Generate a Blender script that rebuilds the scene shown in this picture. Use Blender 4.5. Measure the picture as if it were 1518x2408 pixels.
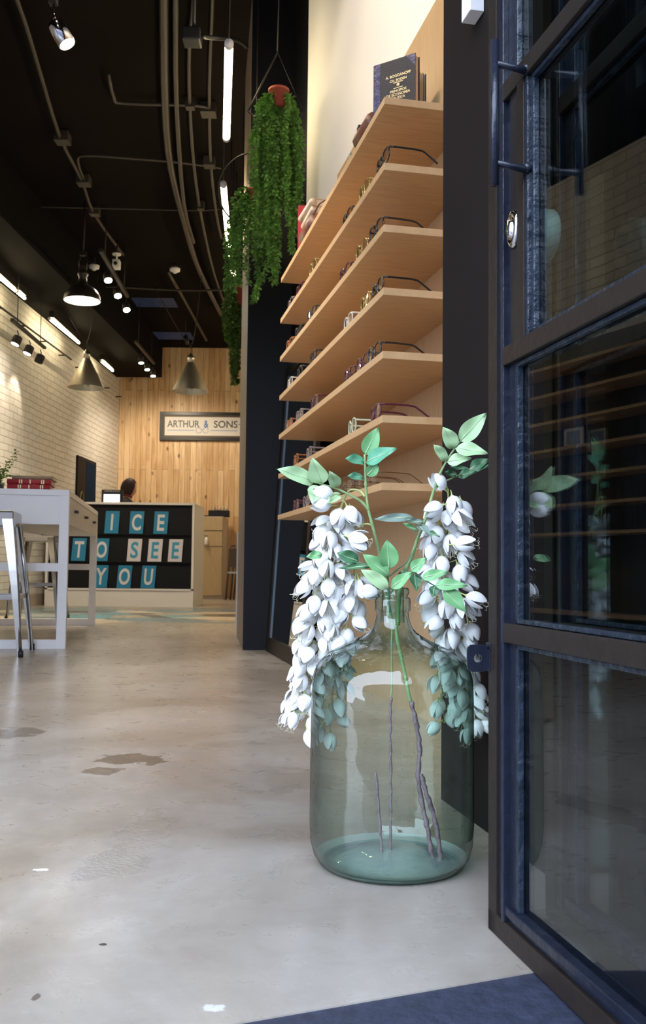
import bpy, bmesh, math, random
from math import sin, cos, tan, pi, radians as R, sqrt, atan2
from mathutils import Vector, Matrix, noise as mnoise
random.seed(7)
S = bpy.context.scene
COL = S.collection
for o in list(bpy.data.objects): bpy.data.objects.remove(o)

# ------------------------------------------------------------------ camera
FPX = 2221.3; PITCH = .0592; ROLL = .0107; TH = .2134; CH = .5
XA = Vector((cos(ROLL), -sin(PITCH)*sin(ROLL), cos(PITCH)*sin(ROLL)))
UA = Vector((-sin(ROLL), -sin(PITCH)*cos(ROLL), cos(PITCH)*cos(ROLL)))
FA = Vector((0, cos(PITCH), sin(PITCH)))
cam = bpy.data.cameras.new('camera'); camo = bpy.data.objects.new('camera', cam); COL.objects.link(camo)
cam.sensor_fit = 'HORIZONTAL'; cam.sensor_width = 36; cam.lens = FPX/1518*36; cam.clip_start = .05; cam.clip_end = 200
M = Matrix((XA, UA, -FA)).transposed().to_4x4(); M.translation = Vector((0, 0, CH)); camo.matrix_world = M
cam.dof.use_dof = True; cam.dof.focus_distance = 1.62; cam.dof.aperture_fstop = 26
S.camera = camo

# ------------------------------------------------------------------ world, exposure
S.view_settings.view_transform = 'Standard'; S.view_settings.look = 'None'
S.view_settings.gamma = 1; S.view_settings.use_curve_mapping = False
S.view_settings.exposure = 1.1
w = bpy.data.worlds.new('world'); S.world = w; w.use_nodes = True
nt = w.node_tree; bg = nt.nodes['Background']
tc = nt.nodes.new('ShaderNodeTexCoord'); sp = nt.nodes.new('ShaderNodeSeparateXYZ'); cr = nt.nodes.new('ShaderNodeValToRGB')
nt.links.new(tc.outputs['Generated'], sp.inputs[0]); nt.links.new(sp.outputs['Z'], cr.inputs[0]); nt.links.new(cr.outputs[0], bg.inputs[0])
cr.color_ramp.elements[0].position = 0.0; cr.color_ramp.elements[0].color = (.70, .81, 1, 1)
cr.color_ramp.elements[1].position = .8; cr.color_ramp.elements[1].color = (.66, .78, 1, 1)
bg.inputs[1].default_value = 4.0

# ------------------------------------------------------------------ geometry of the place
def ray(px, py): return FA + XA*((px-759)/FPX) - UA*((py-1204)/FPX)
def gr(px, py, z=0):
    d = ray(px, py); return Vector((0, 0, CH)) + d*((z-CH)/d.z)
def at(px, py, y):
    d = ray(px, py); return Vector((0, 0, CH)) + d*(y/d.y)
UU = Vector((-sin(TH), cos(TH), 0)); VV = Vector((cos(TH), sin(TH), 0)); P0 = Vector((.1678, 2.7, 0))
def W(u, v, z=0): return P0 + UU*u + VV*v + Vector((0, 0, z))          # the entrance side: u runs into the shop, v towards the right wall
def onv(px, py, v):
    d = ray(px, py); t = (v-(Vector((0, 0, CH))-P0).dot(VV))/d.dot(VV); p = Vector((0, 0, CH))+d*t
    return (p-P0).dot(UU), p.z
def onu(px, py, u):
    d = ray(px, py); t = (u-(Vector((0, 0, CH))-P0).dot(UU))/d.dot(UU); p = Vector((0, 0, CH))+d*t
    return (p-P0).dot(VV), p.z

# ------------------------------------------------------------------ materials
MATS = {}
def mat(name, col, rough=.5, metal=0, vary=0, scale=5, bump=0, bscale=None, stretch=(1, 1, 1), coat=0, spec=.5, alpha=1, coat_rough=.05):
    if name in MATS: return MATS[name]
    m = bpy.data.materials.new(name); m.use_nodes = True; n = m.node_tree.nodes; l = m.node_tree.links
    b = n['Principled BSDF']; b.inputs['Base Color'].default_value = (*col, 1); b.inputs['Roughness'].default_value = rough
    b.inputs['Metallic'].default_value = metal; b.inputs['Coat Weight'].default_value = coat; b.inputs['Coat Roughness'].default_value = coat_rough
    b.inputs['Specular IOR Level'].default_value = spec
    t = n.new('ShaderNodeTexCoord'); mp = n.new('ShaderNodeMapping'); mp.inputs['Scale'].default_value = stretch
    l.new(t.outputs['Object'], mp.inputs[0])
    nz = n.new('ShaderNodeTexNoise'); nz.inputs['Scale'].default_value = scale; nz.inputs['Detail'].default_value = 6; l.new(mp.outputs[0], nz.inputs[0])
    mx = n.new('ShaderNodeMix'); mx.data_type = 'RGBA'
    k = vary if vary else .04
    mx.inputs['A'].default_value = (*[max(0, c*(1-k)) for c in col], 1); mx.inputs['B'].default_value = (*[min(1, c*(1+k)) for c in col], 1)
    l.new(nz.outputs['Fac'], mx.inputs['Factor']); l.new(mx.outputs['Result'], b.inputs['Base Color'])
    if bump:
        nb = n.new('ShaderNodeTexNoise'); nb.inputs['Scale'].default_value = bscale or scale; nb.inputs['Detail'].default_value = 4; l.new(mp.outputs[0], nb.inputs[0])
        bp = n.new('ShaderNodeBump'); bp.inputs['Strength'].default_value = bump; bp.inputs['Distance'].default_value = .01
        l.new(nb.outputs['Fac'], bp.inputs['Height']); l.new(bp.outputs[0], b.inputs['Normal'])
    MATS[name] = m; return m
def emis(name, col, st):
    if name in MATS: return MATS[name]
    m = bpy.data.materials.new(name); m.use_nodes = True; b = m.node_tree.nodes['Principled BSDF']
    b.inputs['Base Color'].default_value = (*col, 1); b.inputs['Emission Color'].default_value = (*col, 1); b.inputs['Emission Strength'].default_value = st
    MATS[name] = m; return m
def thinglass(name, tint, edge, refl=1.0, bump=0, bscale=8, rough=.0, power=2.5, ior=1.5, stretch=(1, 1, 1), rmax=1.0):
    m = bpy.data.materials.new(name); m.use_nodes = True; n = m.node_tree.nodes; l = m.node_tree.links
    for x in list(n): n.remove(x)
    out = n.new('ShaderNodeOutputMaterial'); tr = n.new('ShaderNodeBsdfTransparent'); gl = n.new('ShaderNodeBsdfGlossy'); mx = n.new('ShaderNodeMixShader')
    gl.inputs['Roughness'].default_value = rough
    lw = n.new('ShaderNodeLayerWeight'); lw.inputs['Blend'].default_value = .5      # both faces of the pane reflect alike (Schlick)
    p5 = n.new('ShaderNodeMath'); p5.operation = 'POWER'; p5.inputs[1].default_value = 5; l.new(lw.outputs['Facing'], p5.inputs[0])
    fr = n.new('ShaderNodeMath'); fr.operation = 'MULTIPLY_ADD'; fr.inputs[1].default_value = .95; fr.inputs[2].default_value = ((ior-1)/(ior+1))**2; l.new(p5.outputs[0], fr.inputs[0])
    pw = n.new('ShaderNodeMath'); pw.operation = 'POWER'; pw.inputs[1].default_value = power; l.new(lw.outputs['Facing'], pw.inputs[0])
    c = n.new('ShaderNodeMix'); c.data_type = 'RGBA'; c.inputs['A'].default_value = (*tint, 1); c.inputs['B'].default_value = (*edge, 1)
    l.new(pw.outputs[0], c.inputs['Factor']); l.new(c.outputs['Result'], tr.inputs[0])
    ml = n.new('ShaderNodeMath'); ml.operation = 'MULTIPLY'; ml.inputs[1].default_value = refl; ml.use_clamp = True
    l.new(fr.outputs[0], ml.inputs[0]); mn = n.new('ShaderNodeMath'); mn.operation = 'MINIMUM'; mn.inputs[1].default_value = rmax; l.new(ml.outputs[0], mn.inputs[0]); l.new(mn.outputs[0], mx.inputs[0]); l.new(tr.outputs[0], mx.inputs[1]); l.new(gl.outputs[0], mx.inputs[2])
    if bump:
        t = n.new('ShaderNodeTexCoord'); mp = n.new('ShaderNodeMapping'); mp.inputs['Scale'].default_value = stretch; nb = n.new('ShaderNodeTexNoise'); nb.inputs['Scale'].default_value = bscale; nb.inputs['Detail'].default_value = 3
        l.new(t.outputs['Object'], mp.inputs[0]); l.new(mp.outputs[0], nb.inputs[0]); bp = n.new('ShaderNodeBump'); bp.inputs['Strength'].default_value = bump; bp.inputs['Distance'].default_value = .01
        l.new(nb.outputs['Fac'], bp.inputs['Height'])
        for x in (gl, lw): l.new(bp.outputs[0], x.inputs['Normal'])
    l.new(mx.outputs[0], out.inputs[0]); MATS[name] = m; return m

def floor_mat():
    m = bpy.data.materials.new('polished_concrete'); m.use_nodes = True; n = m.node_tree.nodes; l = m.node_tree.links
    b = n['Principled BSDF']; t = n.new('ShaderNodeTexCoord')
    def noise(sc, det=6, stretch=(1, 1, 1), rough=.6, dist=0):
        mp = n.new('ShaderNodeMapping'); mp.inputs['Scale'].default_value = stretch; l.new(t.outputs['Object'], mp.inputs[0])
        z = n.new('ShaderNodeTexNoise'); z.inputs['Scale'].default_value = sc; z.inputs['Detail'].default_value = det; z.inputs['Roughness'].default_value = rough; z.inputs['Distortion'].default_value = dist
        l.new(mp.outputs[0], z.inputs[0]); return z
    def mix(f, a, bb, mode='MIX'):
        x = n.new('ShaderNodeMix'); x.data_type = 'RGBA'; x.blend_type = mode
        for s, v in (('Factor', f), ('A', a), ('B', bb)):
            if hasattr(v, 'links'): l.new(v, x.inputs[s])
            else: x.inputs[s].default_value = v if s == 'Factor' else (*v, 1)
        return x.outputs['Result']
    def rng(v, a, bb, c=0, d=1):
        x = n.new('ShaderNodeMapRange'); x.inputs[1].default_value = a; x.inputs[2].default_value = bb; x.inputs[3].default_value = c; x.inputs[4].default_value = d; l.new(v, x.inputs[0]); return x.outputs[0]
    n1 = noise(1.3, 8, (1, 1, 1), .65, .6); n2 = noise(9, 8, (1, 1.2, 1), .7, .5); n3 = noise(60, 4)
    c = mix(rng(n1.outputs['Fac'], .40, .62), (.30, .25, .20), (.49, .445, .395))
    c = mix(rng(n2.outputs['Fac'], .45, .66, 0, .26), c, (.31, .27, .235))
    c = mix(rng(n3.outputs['Fac'], .60, .75, 0, .2), c, (.62, .60, .58))
    # swirled trowel marks
    n4 = noise(3.2, 9, (1, 1.6, 1), .7, .9); c = mix(rng(n4.outputs['Fac'], .50, .68, 0, .30), c, (.27, .23, .20))
    def blob(cx, cy, rx, ry, soft=.12, amt=.5, sc=9):
        mp = n.new('ShaderNodeMapping'); mp.inputs['Location'].default_value = (-cx/rx, -cy/ry, 0); mp.inputs['Scale'].default_value = (1/rx, 1/ry, 1); l.new(t.outputs['Object'], mp.inputs[0])
        nz = n.new('ShaderNodeTexNoise'); nz.inputs['Scale'].default_value = sc; nz.inputs['Detail'].default_value = 5; l.new(t.outputs['Object'], nz.inputs[0])
        ln = n.new('ShaderNodeVectorMath'); ln.operation = 'LENGTH'; l.new(mp.outputs[0], ln.inputs[0])
        ad = n.new('ShaderNodeMath'); ad.operation = 'MULTIPLY_ADD'; ad.inputs[1].default_value = amt; l.new(nz.outputs['Fac'], ad.inputs[0]); l.new(ln.outputs['Value'], ad.inputs[2])
        return rng(ad.outputs[0], 1+amt*.5, 1+amt*.5-soft)
    for px, py, rx, ry, col in ((312, 1785, .085, .075, (.13, .105, .085)), (238, 1813, .05, .042, (.17, .14, .115)), (30, 1722, .085, .085, (.15, .12, .10)), (700, 1835, .09, .12, (.34, .29, .24)), (1290, 1800, .05, .05, (.3, .27, .24))):
        p = gr(px, py); c = mix(blob(p.x, p.y, rx, ry, .10, 2.6, 16), c, col)
    for px, py, rx, ry, col in ((97, 2045, .013, .008, (.95, .95, .97)), (242, 2221, .0055, .0045, (.03, .03, .04)), (85, 2345, .005, .010, (.14, .11, .10)), (505, 2370, .016, .010, (.66, .66, .66))):
        p = gr(px, py); c = mix(blob(p.x, p.y, rx, ry, .3, 1.6, 90), c, col)
    wet = None
    for px, py, rx, ry in ((335, 1960, .05, .17), (270, 2030, .06, .09), (215, 2050, .03, .05)):
        p = gr(px, py); z = blob(p.x, p.y, rx, ry, .25, 1.2, 22)
        if wet is None: wet = z
        else:
            mx = n.new('ShaderNodeMath'); mx.operation = 'MAXIMUM'; l.new(wet, mx.inputs[0]); l.new(z, mx.inputs[1]); wet = mx.outputs[0]
    wm = n.new('ShaderNodeMath'); wm.operation = 'MULTIPLY'; wm.inputs[1].default_value = .16; l.new(wet, wm.inputs[0])
    c = mix(wm.outputs[0], c, (.32, .29, .26))
    # patchwork inlay of coloured pieces in front of the counter
    sx = n.new('ShaderNodeSeparateXYZ'); l.new(t.outputs['Object'], sx.inputs[0])
    vo = n.new('ShaderNodeTexVoronoi'); vo.inputs['Scale'].default_value = 2.2; l.new(t.outputs['Object'], vo.inputs[0])
    rp = n.new('ShaderNodeValToRGB'); rp.color_ramp.interpolation = 'CONSTANT'; sc2 = n.new('ShaderNodeSeparateColor'); l.new(vo.outputs['Color'], sc2.inputs[0]); l.new(sc2.outputs[0], rp.inputs[0])
    e = rp.color_ramp.elements; e[0].color = (.16, .23, .26, 1); e[0].position = 0; e[1].color = (.55, .45, .33, 1); e[1].position = .3
    for p_, q in ((.45, (.10, .085, .07, 1)), (.6, (.33, .36, .36, 1)), (.75, (.36, .29, .2, 1)), (.88, (.12, .3, .36, 1))):
        z = e.new(p_); z.color = q
    m1 = n.new('ShaderNodeMath'); m1.operation = 'GREATER_THAN'; m1.inputs[1].default_value = 8.75; 
    adn = n.new('ShaderNodeMath'); adn.operation = 'MULTIPLY_ADD'; adn.inputs[1].default_value = 1.4
    vo2 = n.new('ShaderNodeTexVoronoi'); vo2.inputs['Scale'].default_value = 2.2; l.new(t.outputs['Object'], vo2.inputs[0]); s3 = n.new('ShaderNodeSeparateColor'); l.new(vo2.outputs['Color'], s3.inputs[0])
    l.new(s3.outputs[1], adn.inputs[0]); l.new(sx.outputs['Y'], adn.inputs[2]); ofs = n.new('ShaderNodeMath'); ofs.operation = 'SUBTRACT'; ofs.inputs[1].default_value = .7; l.new(adn.outputs[0], ofs.inputs[0]); l.new(ofs.outputs[0], m1.inputs[0])
    m2 = n.new('ShaderNodeMath'); m2.operation = 'LESS_THAN'; m2.inputs[1].default_value = 11.3; l.new(ofs.outputs[0], m2.inputs[0])
    m3 = n.new('ShaderNodeMath'); m3.operation = 'MULTIPLY'; l.new(m1.outputs[0], m3.inputs[0]); l.new(m2.outputs[0], m3.inputs[1])
    c = mix(m3.outputs[0], c, rp.outputs[0])
    l.new(c, b.inputs['Base Color'])
    r = rng(n2.outputs['Fac'], .3, .7, .22, .42)
    rr = n.new('ShaderNodeMix'); rr.data_type = 'FLOAT'; l.new(wet, rr.inputs['Factor']); l.new(r, rr.inputs['A']); rr.inputs['B'].default_value = .08; l.new(rr.outputs['Result'], b.inputs['Roughness'])
    nb = noise(120, 4); n5 = noise(7, 6); 
    bs = n.new('ShaderNodeMath'); bs.operation = 'MULTIPLY_ADD'; bs.inputs[1].default_value = .5; l.new(wet, bs.inputs[0]); bs.inputs[2].default_value = .02
    bp = n.new('ShaderNodeBump'); bp.inputs['Distance'].default_value = .004; l.new(bs.outputs[0], bp.inputs['Strength']); l.new(nb.outputs['Fac'], bp.inputs['Height'])
    bp2 = n.new('ShaderNodeBump'); bp2.inputs['Distance'].default_value = .01; bp2.inputs['Strength'].default_value = .06; l.new(n5.outputs['Fac'], bp2.inputs['Height']); l.new(bp.outputs[0], bp2.inputs['Normal'])
    l.new(bp2.outputs[0], b.inputs['Normal']); b.inputs['Specular IOR Level'].default_value = .5
    b.inputs['Coat Weight'].default_value = .25; b.inputs['Coat Roughness'].default_value = .18
    return m
def brick_mat():
    m = bpy.data.materials.new('white_painted_brick'); m.use_nodes = True; n = m.node_tree.nodes; l = m.node_tree.links
    b = n['Principled BSDF']; t = n.new('ShaderNodeTexCoord'); sx = n.new('ShaderNodeSeparateXYZ'); cx = n.new('ShaderNodeCombineXYZ')
    l.new(t.outputs['Object'], sx.inputs[0]); l.new(sx.outputs['Y'], cx.inputs[0]); l.new(sx.outputs['Z'], cx.inputs[1])
    nz = n.new('ShaderNodeTexNoise'); nz.inputs['Scale'].default_value = 3; l.new(cx.outputs[0], nz.inputs[0])
    ad = n.new('ShaderNodeVectorMath'); ad.operation = 'MULTIPLY_ADD'; ad.inputs[1].default_value = (.03, .03, 0); l.new(nz.outputs['Color'], ad.inputs[0]); l.new(cx.outputs[0], ad.inputs[2])
    br = n.new('ShaderNodeTexBrick'); br.inputs['Scale'].default_value = 1; br.inputs['Brick Width'].default_value = .26; br.inputs['Row Height'].default_value = .078; br.inputs['Mortar Size'].default_value = .0045; br.inputs['Mortar Smooth'].default_value = .5
    br.inputs['Color1'].default_value = (.80, .77, .73, 1); br.inputs['Color2'].default_value = (.72, .69, .65, 1); br.inputs['Mortar'].default_value = (.46, .42, .38, 1)  # mortar greyed to imitate the shadow lines along the courses
    l.new(ad.outputs[0], br.inputs[0]); l.new(br.outputs['Color'], b.inputs['Base Color']); b.inputs['Roughness'].default_value = .55
    bp = n.new('ShaderNodeBump'); bp.inputs['Strength'].default_value = .9; bp.inputs['Distance'].default_value = .02; bp.invert = True
    l.new(br.outputs['Fac'], bp.inputs['Height']); l.new(bp.outputs[0], b.inputs['Normal']); return m
def pine_mat():
    m = bpy.data.materials.new('knotty_pine_boards'); m.use_nodes = True; n = m.node_tree.nodes; l = m.node_tree.links
    b = n['Principled BSDF']; t = n.new('ShaderNodeTexCoord'); sx = n.new('ShaderNodeSeparateXYZ'); cx = n.new('ShaderNodeCombineXYZ')
    l.new(t.outputs['Object'], sx.inputs[0]); l.new(sx.outputs['Z'], cx.inputs[0]); l.new(sx.outputs['X'], cx.inputs[1])
    br = n.new('ShaderNodeTexBrick'); br.inputs['Scale'].default_value = 1; br.inputs['Brick Width'].default_value = 2.1; br.inputs['Row Height'].default_value = .092; br.inputs['Mortar Size'].default_value = .0022; br.offset = .37
    br.inputs['Color1'].default_value = (.70, .45, .23, 1); br.inputs['Color2'].default_value = (.90, .68, .42, 1); br.inputs['Mortar'].default_value = (.22, .11, .04, 1)
    l.new(cx.outputs[0], br.inputs[0])
    mp = n.new('ShaderNodeMapping'); mp.inputs['Scale'].default_value = (14, 1, 1.3); l.new(t.outputs['Object'], mp.inputs[0])
    nz = n.new('ShaderNodeTexNoise'); nz.inputs['Scale'].default_value = 1.5; nz.inputs['Detail'].default_value = 8; nz.inputs['Distortion'].default_value = .8; l.new(mp.outputs[0], nz.inputs[0])
    mx = n.new('ShaderNodeMix'); mx.data_type = 'RGBA'; mx.blend_type = 'MULTIPLY'; mx.inputs['Factor'].default_value = .55; l.new(br.outputs['Color'], mx.inputs['A'])
    rp = n.new('ShaderNodeValToRGB'); rp.color_ramp.elements[0].position = .35; rp.color_ramp.elements[0].color = (.62, .42, .25, 1); rp.color_ramp.elements[1].position = .6; rp.color_ramp.elements[1].color = (1, 1, 1, 1)
    l.new(nz.outputs['Fac'], rp.inputs[0]); l.new(rp.outputs[0], mx.inputs['B'])
    mk = n.new('ShaderNodeMapping'); mk.inputs['Scale'].default_value = (6.2, .01, 3.4); l.new(t.outputs['Object'], mk.inputs[0])
    vo = n.new('ShaderNodeTexVoronoi'); vo.inputs['Scale'].default_value = 1; vo.inputs['Randomness'].default_value = 1; l.new(mk.outputs[0], vo.inputs[0])
    kr = n.new('ShaderNodeMapRange'); kr.inputs[1].default_value = .17; kr.inputs[2].default_value = .06; l.new(vo.outputs['Distance'], kr.inputs[0])
    m2 = n.new('ShaderNodeMix'); m2.data_type = 'RGBA'; m2.inputs['B'].default_value = (.20, .085, .03, 1); l.new(kr.outputs[0], m2.inputs['Factor']); l.new(mx.outputs['Result'], m2.inputs['A'])
    l.new(m2.outputs['Result'], b.inputs['Base Color']); b.inputs['Roughness'].default_value = .45; return m
def wood_mat(name, c1, c2, stretch=(1, 14, 1), scale=6, rough=.42):
    m = bpy.data.materials.new(name); m.use_nodes = True; n = m.node_tree.nodes; l = m.node_tree.links
    b = n['Principled BSDF']; t = n.new('ShaderNodeTexCoord'); mp = n.new('ShaderNodeMapping'); mp.inputs['Scale'].default_value = stretch; l.new(t.outputs['Object'], mp.inputs[0])
    nz = n.new('ShaderNodeTexNoise'); nz.inputs['Scale'].default_value = scale; nz.inputs['Detail'].default_value = 9; nz.inputs['Roughness'].default_value = .65; nz.inputs['Distortion'].default_value = .3; l.new(mp.outputs[0], nz.inputs[0])
    rp = n.new('ShaderNodeValToRGB'); rp.color_ramp.elements[0].position = .3; rp.color_ramp.elements[0].color = (*c1, 1); rp.color_ramp.elements[1].position = .65; rp.color_ramp.elements[1].color = (*c2, 1)
    l.new(nz.outputs['Fac'], rp.inputs[0]); l.new(rp.outputs[0], b.inputs['Base Color']); b.inputs['Roughness'].default_value = rough
    MATS[name] = m; return m

m_floor = floor_mat(); m_brick = brick_mat(); m_pine = pine_mat()
m_shelf = wood_mat('beech_laminate', (.52, .32, .155), (.66, .44, .235), (2, 22, 2), 5)
m_shelfv = wood_mat('beech_panel', (.52, .34, .18), (.64, .44, .25), (22, 22, 1.5), 5)
m_cab = wood_mat('cabinet_laminate', (.50, .36, .2), (.6, .45, .27), (20, 20, 1.5), 4)
m_dark = mat('dark_brown_paint', (.0165, .0125, .012), .8, vary=.15, scale=3, spec=.1)
m_pillar = mat('navy_black_paint', (.0035, .0037, .006), .5, spec=.25, vary=.15, scale=2)
m_pillarside = mat('taupe_paint', (.24, .19, .15), .5, vary=.1)
m_ceil = mat('black_ceiling_paint', (.0072, .0052, .0042), .9, vary=.5, scale=1.5, bump=.4, bscale=6, spec=.08)
m_pipe = mat('grey_conduit_metal', (.06, .05, .042), .5, .3, vary=.2)
m_white = mat('white_wall_paint', (.92, .90, .89), .6, vary=.02, scale=2)
m_wtable = mat('white_lacquer', (.93, .93, .95), .35, vary=.02)
m_wcounter = mat('offwhite_panel', (.74, .70, .68), .45, vary=.02)
m_steel = mat('navy_painted_steel', (.009, .012, .024), .34, 0, vary=.4, scale=25, bump=.25, bscale=45, spec=.55)
m_steelb = mat('brown_painted_steel', (.022, .016, .013), .5, 0, vary=.3, scale=40, bump=.12, bscale=60, spec=.25)
m_putty = mat('grey_blue_putty', (.014, .022, .036), .3, 0, vary=.7, scale=60, bump=.6, bscale=50)
m_chrome = mat('chrome', (.75, .75, .76), .12, 1, vary=.05)
m_brushed = mat('brushed_metal', (.55, .53, .5), .3, 1, vary=.1, scale=20)
m_bmetal = mat('galvanised_steel', (.42, .40, .37), .22, 1, vary=.25, scale=6)
m_black = mat('black_plastic', (.012, .012, .014), .35)
m_blackm = mat('black_matte_metal', (.02, .018, .017), .5, .3)
m_board = mat('black_board', (.009, .009, .012), .6, spec=.2)
m_stone = mat('dark_blue_stone', (.032, .038, .065), .55, vary=.6, scale=45, bump=.3, bscale=60)
m_glassdoor = thinglass('door_glass', (.80, .86, .88), (.5, .6, .62), 1.6, ior=1.52)
m_lens = thinglass('spectacle_lens', (.97, .98, .97), (.9, .92, .9), 1.0)
m_bottle = thinglass('green_bottle_glass', (.835, .93, .885), (.008, .11, .075), 1.9, bump=.42, bscale=15, power=2.1, rmax=.38, stretch=(1, 1, .6))
m_tube = emis('tube_light_glow', (1, .82, .48), 17)
m_spotface = emis('spot_light_glow', (1, .88, .72), 30)

# ------------------------------------------------------------------ mesh builder
class MB:
    def __init__(s): s.v = []; s.f = []; s.m = []; s.mats = []; s.smooth = []
    def mi(s, m):
        if m not in s.mats: s.mats.append(m)
        return s.mats.index(m)
    def add(s, vs, fs, m, smooth=False, tf=None):
        o = len(s.v); i = s.mi(m)
        for p in vs:
            p = Vector(p); s.v.append(tf @ p if tf else p)
        for f in fs: s.f.append([a+o for a in f]); s.m.append(i); s.smooth.append(smooth)
        return s
    def box(s, a, b, m, tf=None, bev=0):
        x0, x1 = sorted((a[0], b[0])); y0, y1 = sorted((a[1], b[1])); z0, z1 = sorted((a[2], b[2]))
        if bev <= 0:
            vs = [(x, y, z) for z in (z0, z1) for y in (y0, y1) for x in (x0, x1)]
            return s.add(vs, [(0, 2, 3, 1), (4, 5, 7, 6), (0, 1, 5, 4), (2, 6, 7, 3), (0, 4, 6, 2), (1, 3, 7, 5)], m, tf=tf)
        bm = bmesh.new(); bmesh.ops.create_cube(bm, size=1)
        for v in bm.verts: v.co = Vector(((x0+x1)/2+v.co.x*(x1-x0), (y0+y1)/2+v.co.y*(y1-y0), (z0+z1)/2+v.co.z*(z1-z0)))
        bmesh.ops.bevel(bm, geom=bm.edges[:], offset=bev, segments=2, affect='EDGES', profile=.6)
        bm.verts.index_update(); s.add([v.co.copy() for v in bm.verts], [[v.index for v in f.verts] for f in bm.faces], m, tf=tf); bm.free(); return s
    def lathe(s, prof, m, n=32, tf=None, smooth=True, cap=True, axis='z'):
        vs = []; fs = []
        for r, z in prof:
            for k in range(n):
                a = 2*pi*k/n; vs.append((r*cos(a), r*sin(a), z))
        for i in range(len(prof)-1):
            for k in range(n): fs.append((i*n+k, i*n+(k+1) % n, (i+1)*n+(k+1) % n, (i+1)*n+k))
        if cap:
            if prof[0][0] > 1e-5: fs.append(tuple(range(n))[::-1])
            if prof[-1][0] > 1e-5: fs.append(tuple((len(prof)-1)*n+k for k in range(n)))
        return s.add(vs, fs, m, smooth, tf)
    def cyl(s, a, b, r, m, n=14, r2=None, smooth=True):
        a = Vector(a); b = Vector(b); d = b-a; L = d.length
        q = d.to_track_quat('Z', 'Y').to_matrix().to_4x4(); q.translation = a
        return s.lathe([(r, 0), (r if r2 is None else r2, L)], m, n, q, smooth)
    def tube(s, pts, r, m, n=8, closed=False, radii=None):
        P = [Vector(p) for p in pts]; N = len(P); vs = []; fs = []
        prev = None
        for i, p in enumerate(P):
            if closed: d = P[(i+1) % N]-P[i-1]
            else: d = P[min(i+1, N-1)]-P[max(i-1, 0)]
            d = d.normalized() if d.length > 0 else Vector((0, 0, 1))
            if prev is None:
                a = Vector((0, 0, 1)) if abs(d.z) < .9 else Vector((1, 0, 0)); nx = d.cross(a).normalized()
            else:
                nx = (prev-d*prev.dot(d)); nx = nx.normalized() if nx.length > 1e-6 else prev
            prev = nx; ny = d.cross(nx); rr = radii[i] if radii else r
            for k in range(n):
                t = 2*pi*k/n; vs.append(p+nx*(cos(t)*rr)+ny*(sin(t)*rr))
        for i in range(N if closed else N-1):
            j = (i+1) % N
            for k in range(n): fs.append((i*n+k, i*n+(k+1) % n, j*n+(k+1) % n, j*n+k))
        if not closed: fs.append(tuple(range(n))[::-1]); fs.append(tuple((N-1)*n+k for k in range(n)))
        return s.add(vs, fs, m, True)
    def sphere(s, c, r, m, sc=(1, 1, 1), n=16, tf=None):
        prof = [(max(r*sin(pi*i/(n//2)), 0), -r*cos(pi*i/(n//2))) for i in range(n//2+1)]
        T = Matrix.Translation(c) @ Matrix.Diagonal((*sc, 1))
        if tf: T = tf @ T
        return s.lathe(prof, m, n, T, cap=False)
    def prism(s, poly, z0, z1, m, tf=None):
        n = len(poly); vs = [(x, y, z0) for x, y in poly]+[(x, y, z1) for x, y in poly]
        fs = [tuple(range(n))[::-1], tuple(range(n, 2*n))]+[(k, (k+1) % n, n+(k+1) % n, n+k) for k in range(n)]
        return s.add(vs, fs, m, tf=tf)
    def merge_mesh(s, me, m, tf=None):
        return s.add([v.co.copy() for v in me.vertices], [list(p.vertices) for p in me.polygons], m, tf=tf)
    def build(s, name, parent=None, loc=None, rz=0, label=None):
        me = bpy.data.meshes.new(name); me.from_pydata([tuple(v) for v in s.v], [], s.f)
        for m in s.mats: me.materials.append(m)
        for i, p in enumerate(me.polygons): p.material_index = s.m[i]; p.use_smooth = s.smooth[i]
        bm = bmesh.new(); bm.from_mesh(me); bmesh.ops.remove_doubles(bm, verts=bm.verts, dist=1e-6); bmesh.ops.recalc_face_normals(bm, faces=bm.faces); bm.to_mesh(me); bm.free()
        o = bpy.data.objects.new(name, me); COL.objects.link(o)
        if parent: o.parent = parent
        if loc is not None: o.location = loc
        if rz: o.rotation_euler.z = rz
        if label: o['label'] = label
        return o
def one(fn): b = MB(); fn(b); return b
def tag(o, label=None, cat=None, group=None, kind=None):
    if label: o['label'] = label
    if cat: o['category'] = cat
    if group: o['group'] = group
    if kind: o['kind'] = kind
    return o
def thing(name, loc, label, cat, group=None, rz=0):
    o = bpy.data.objects.new(name, None); o.empty_display_size = .05; COL.objects.link(o); o.location = loc; o.rotation_euler.z = rz
    return tag(o, label, cat, group)
KIDS = {}
def dup(o, parent=None):
    c = o.copy(); COL.objects.link(c)
    if parent: c.parent = parent
    for ch in [x for x in bpy.data.objects if x.parent == o]: dup(ch, c)
    return c
def struct(b, name, **k): return tag(b.build(name, **k), kind='structure')
def text_mesh(body, size, ext=.0, bold=0, space=1.0):
    cu = bpy.data.curves.new('lettering', 'FONT'); cu.body = body; cu.size = size; cu.extrude = ext; cu.offset = bold; cu.align_x = 'CENTER'; cu.align_y = 'CENTER'; cu.space_character = space; cu.resolution_u = 4
    o = bpy.data.objects.new('lettering', cu); COL.objects.link(o); dg = bpy.context.evaluated_depsgraph_get()
    me = bpy.data.meshes.new_from_object(o.evaluated_get(dg)); bpy.data.objects.remove(o); return me
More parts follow.
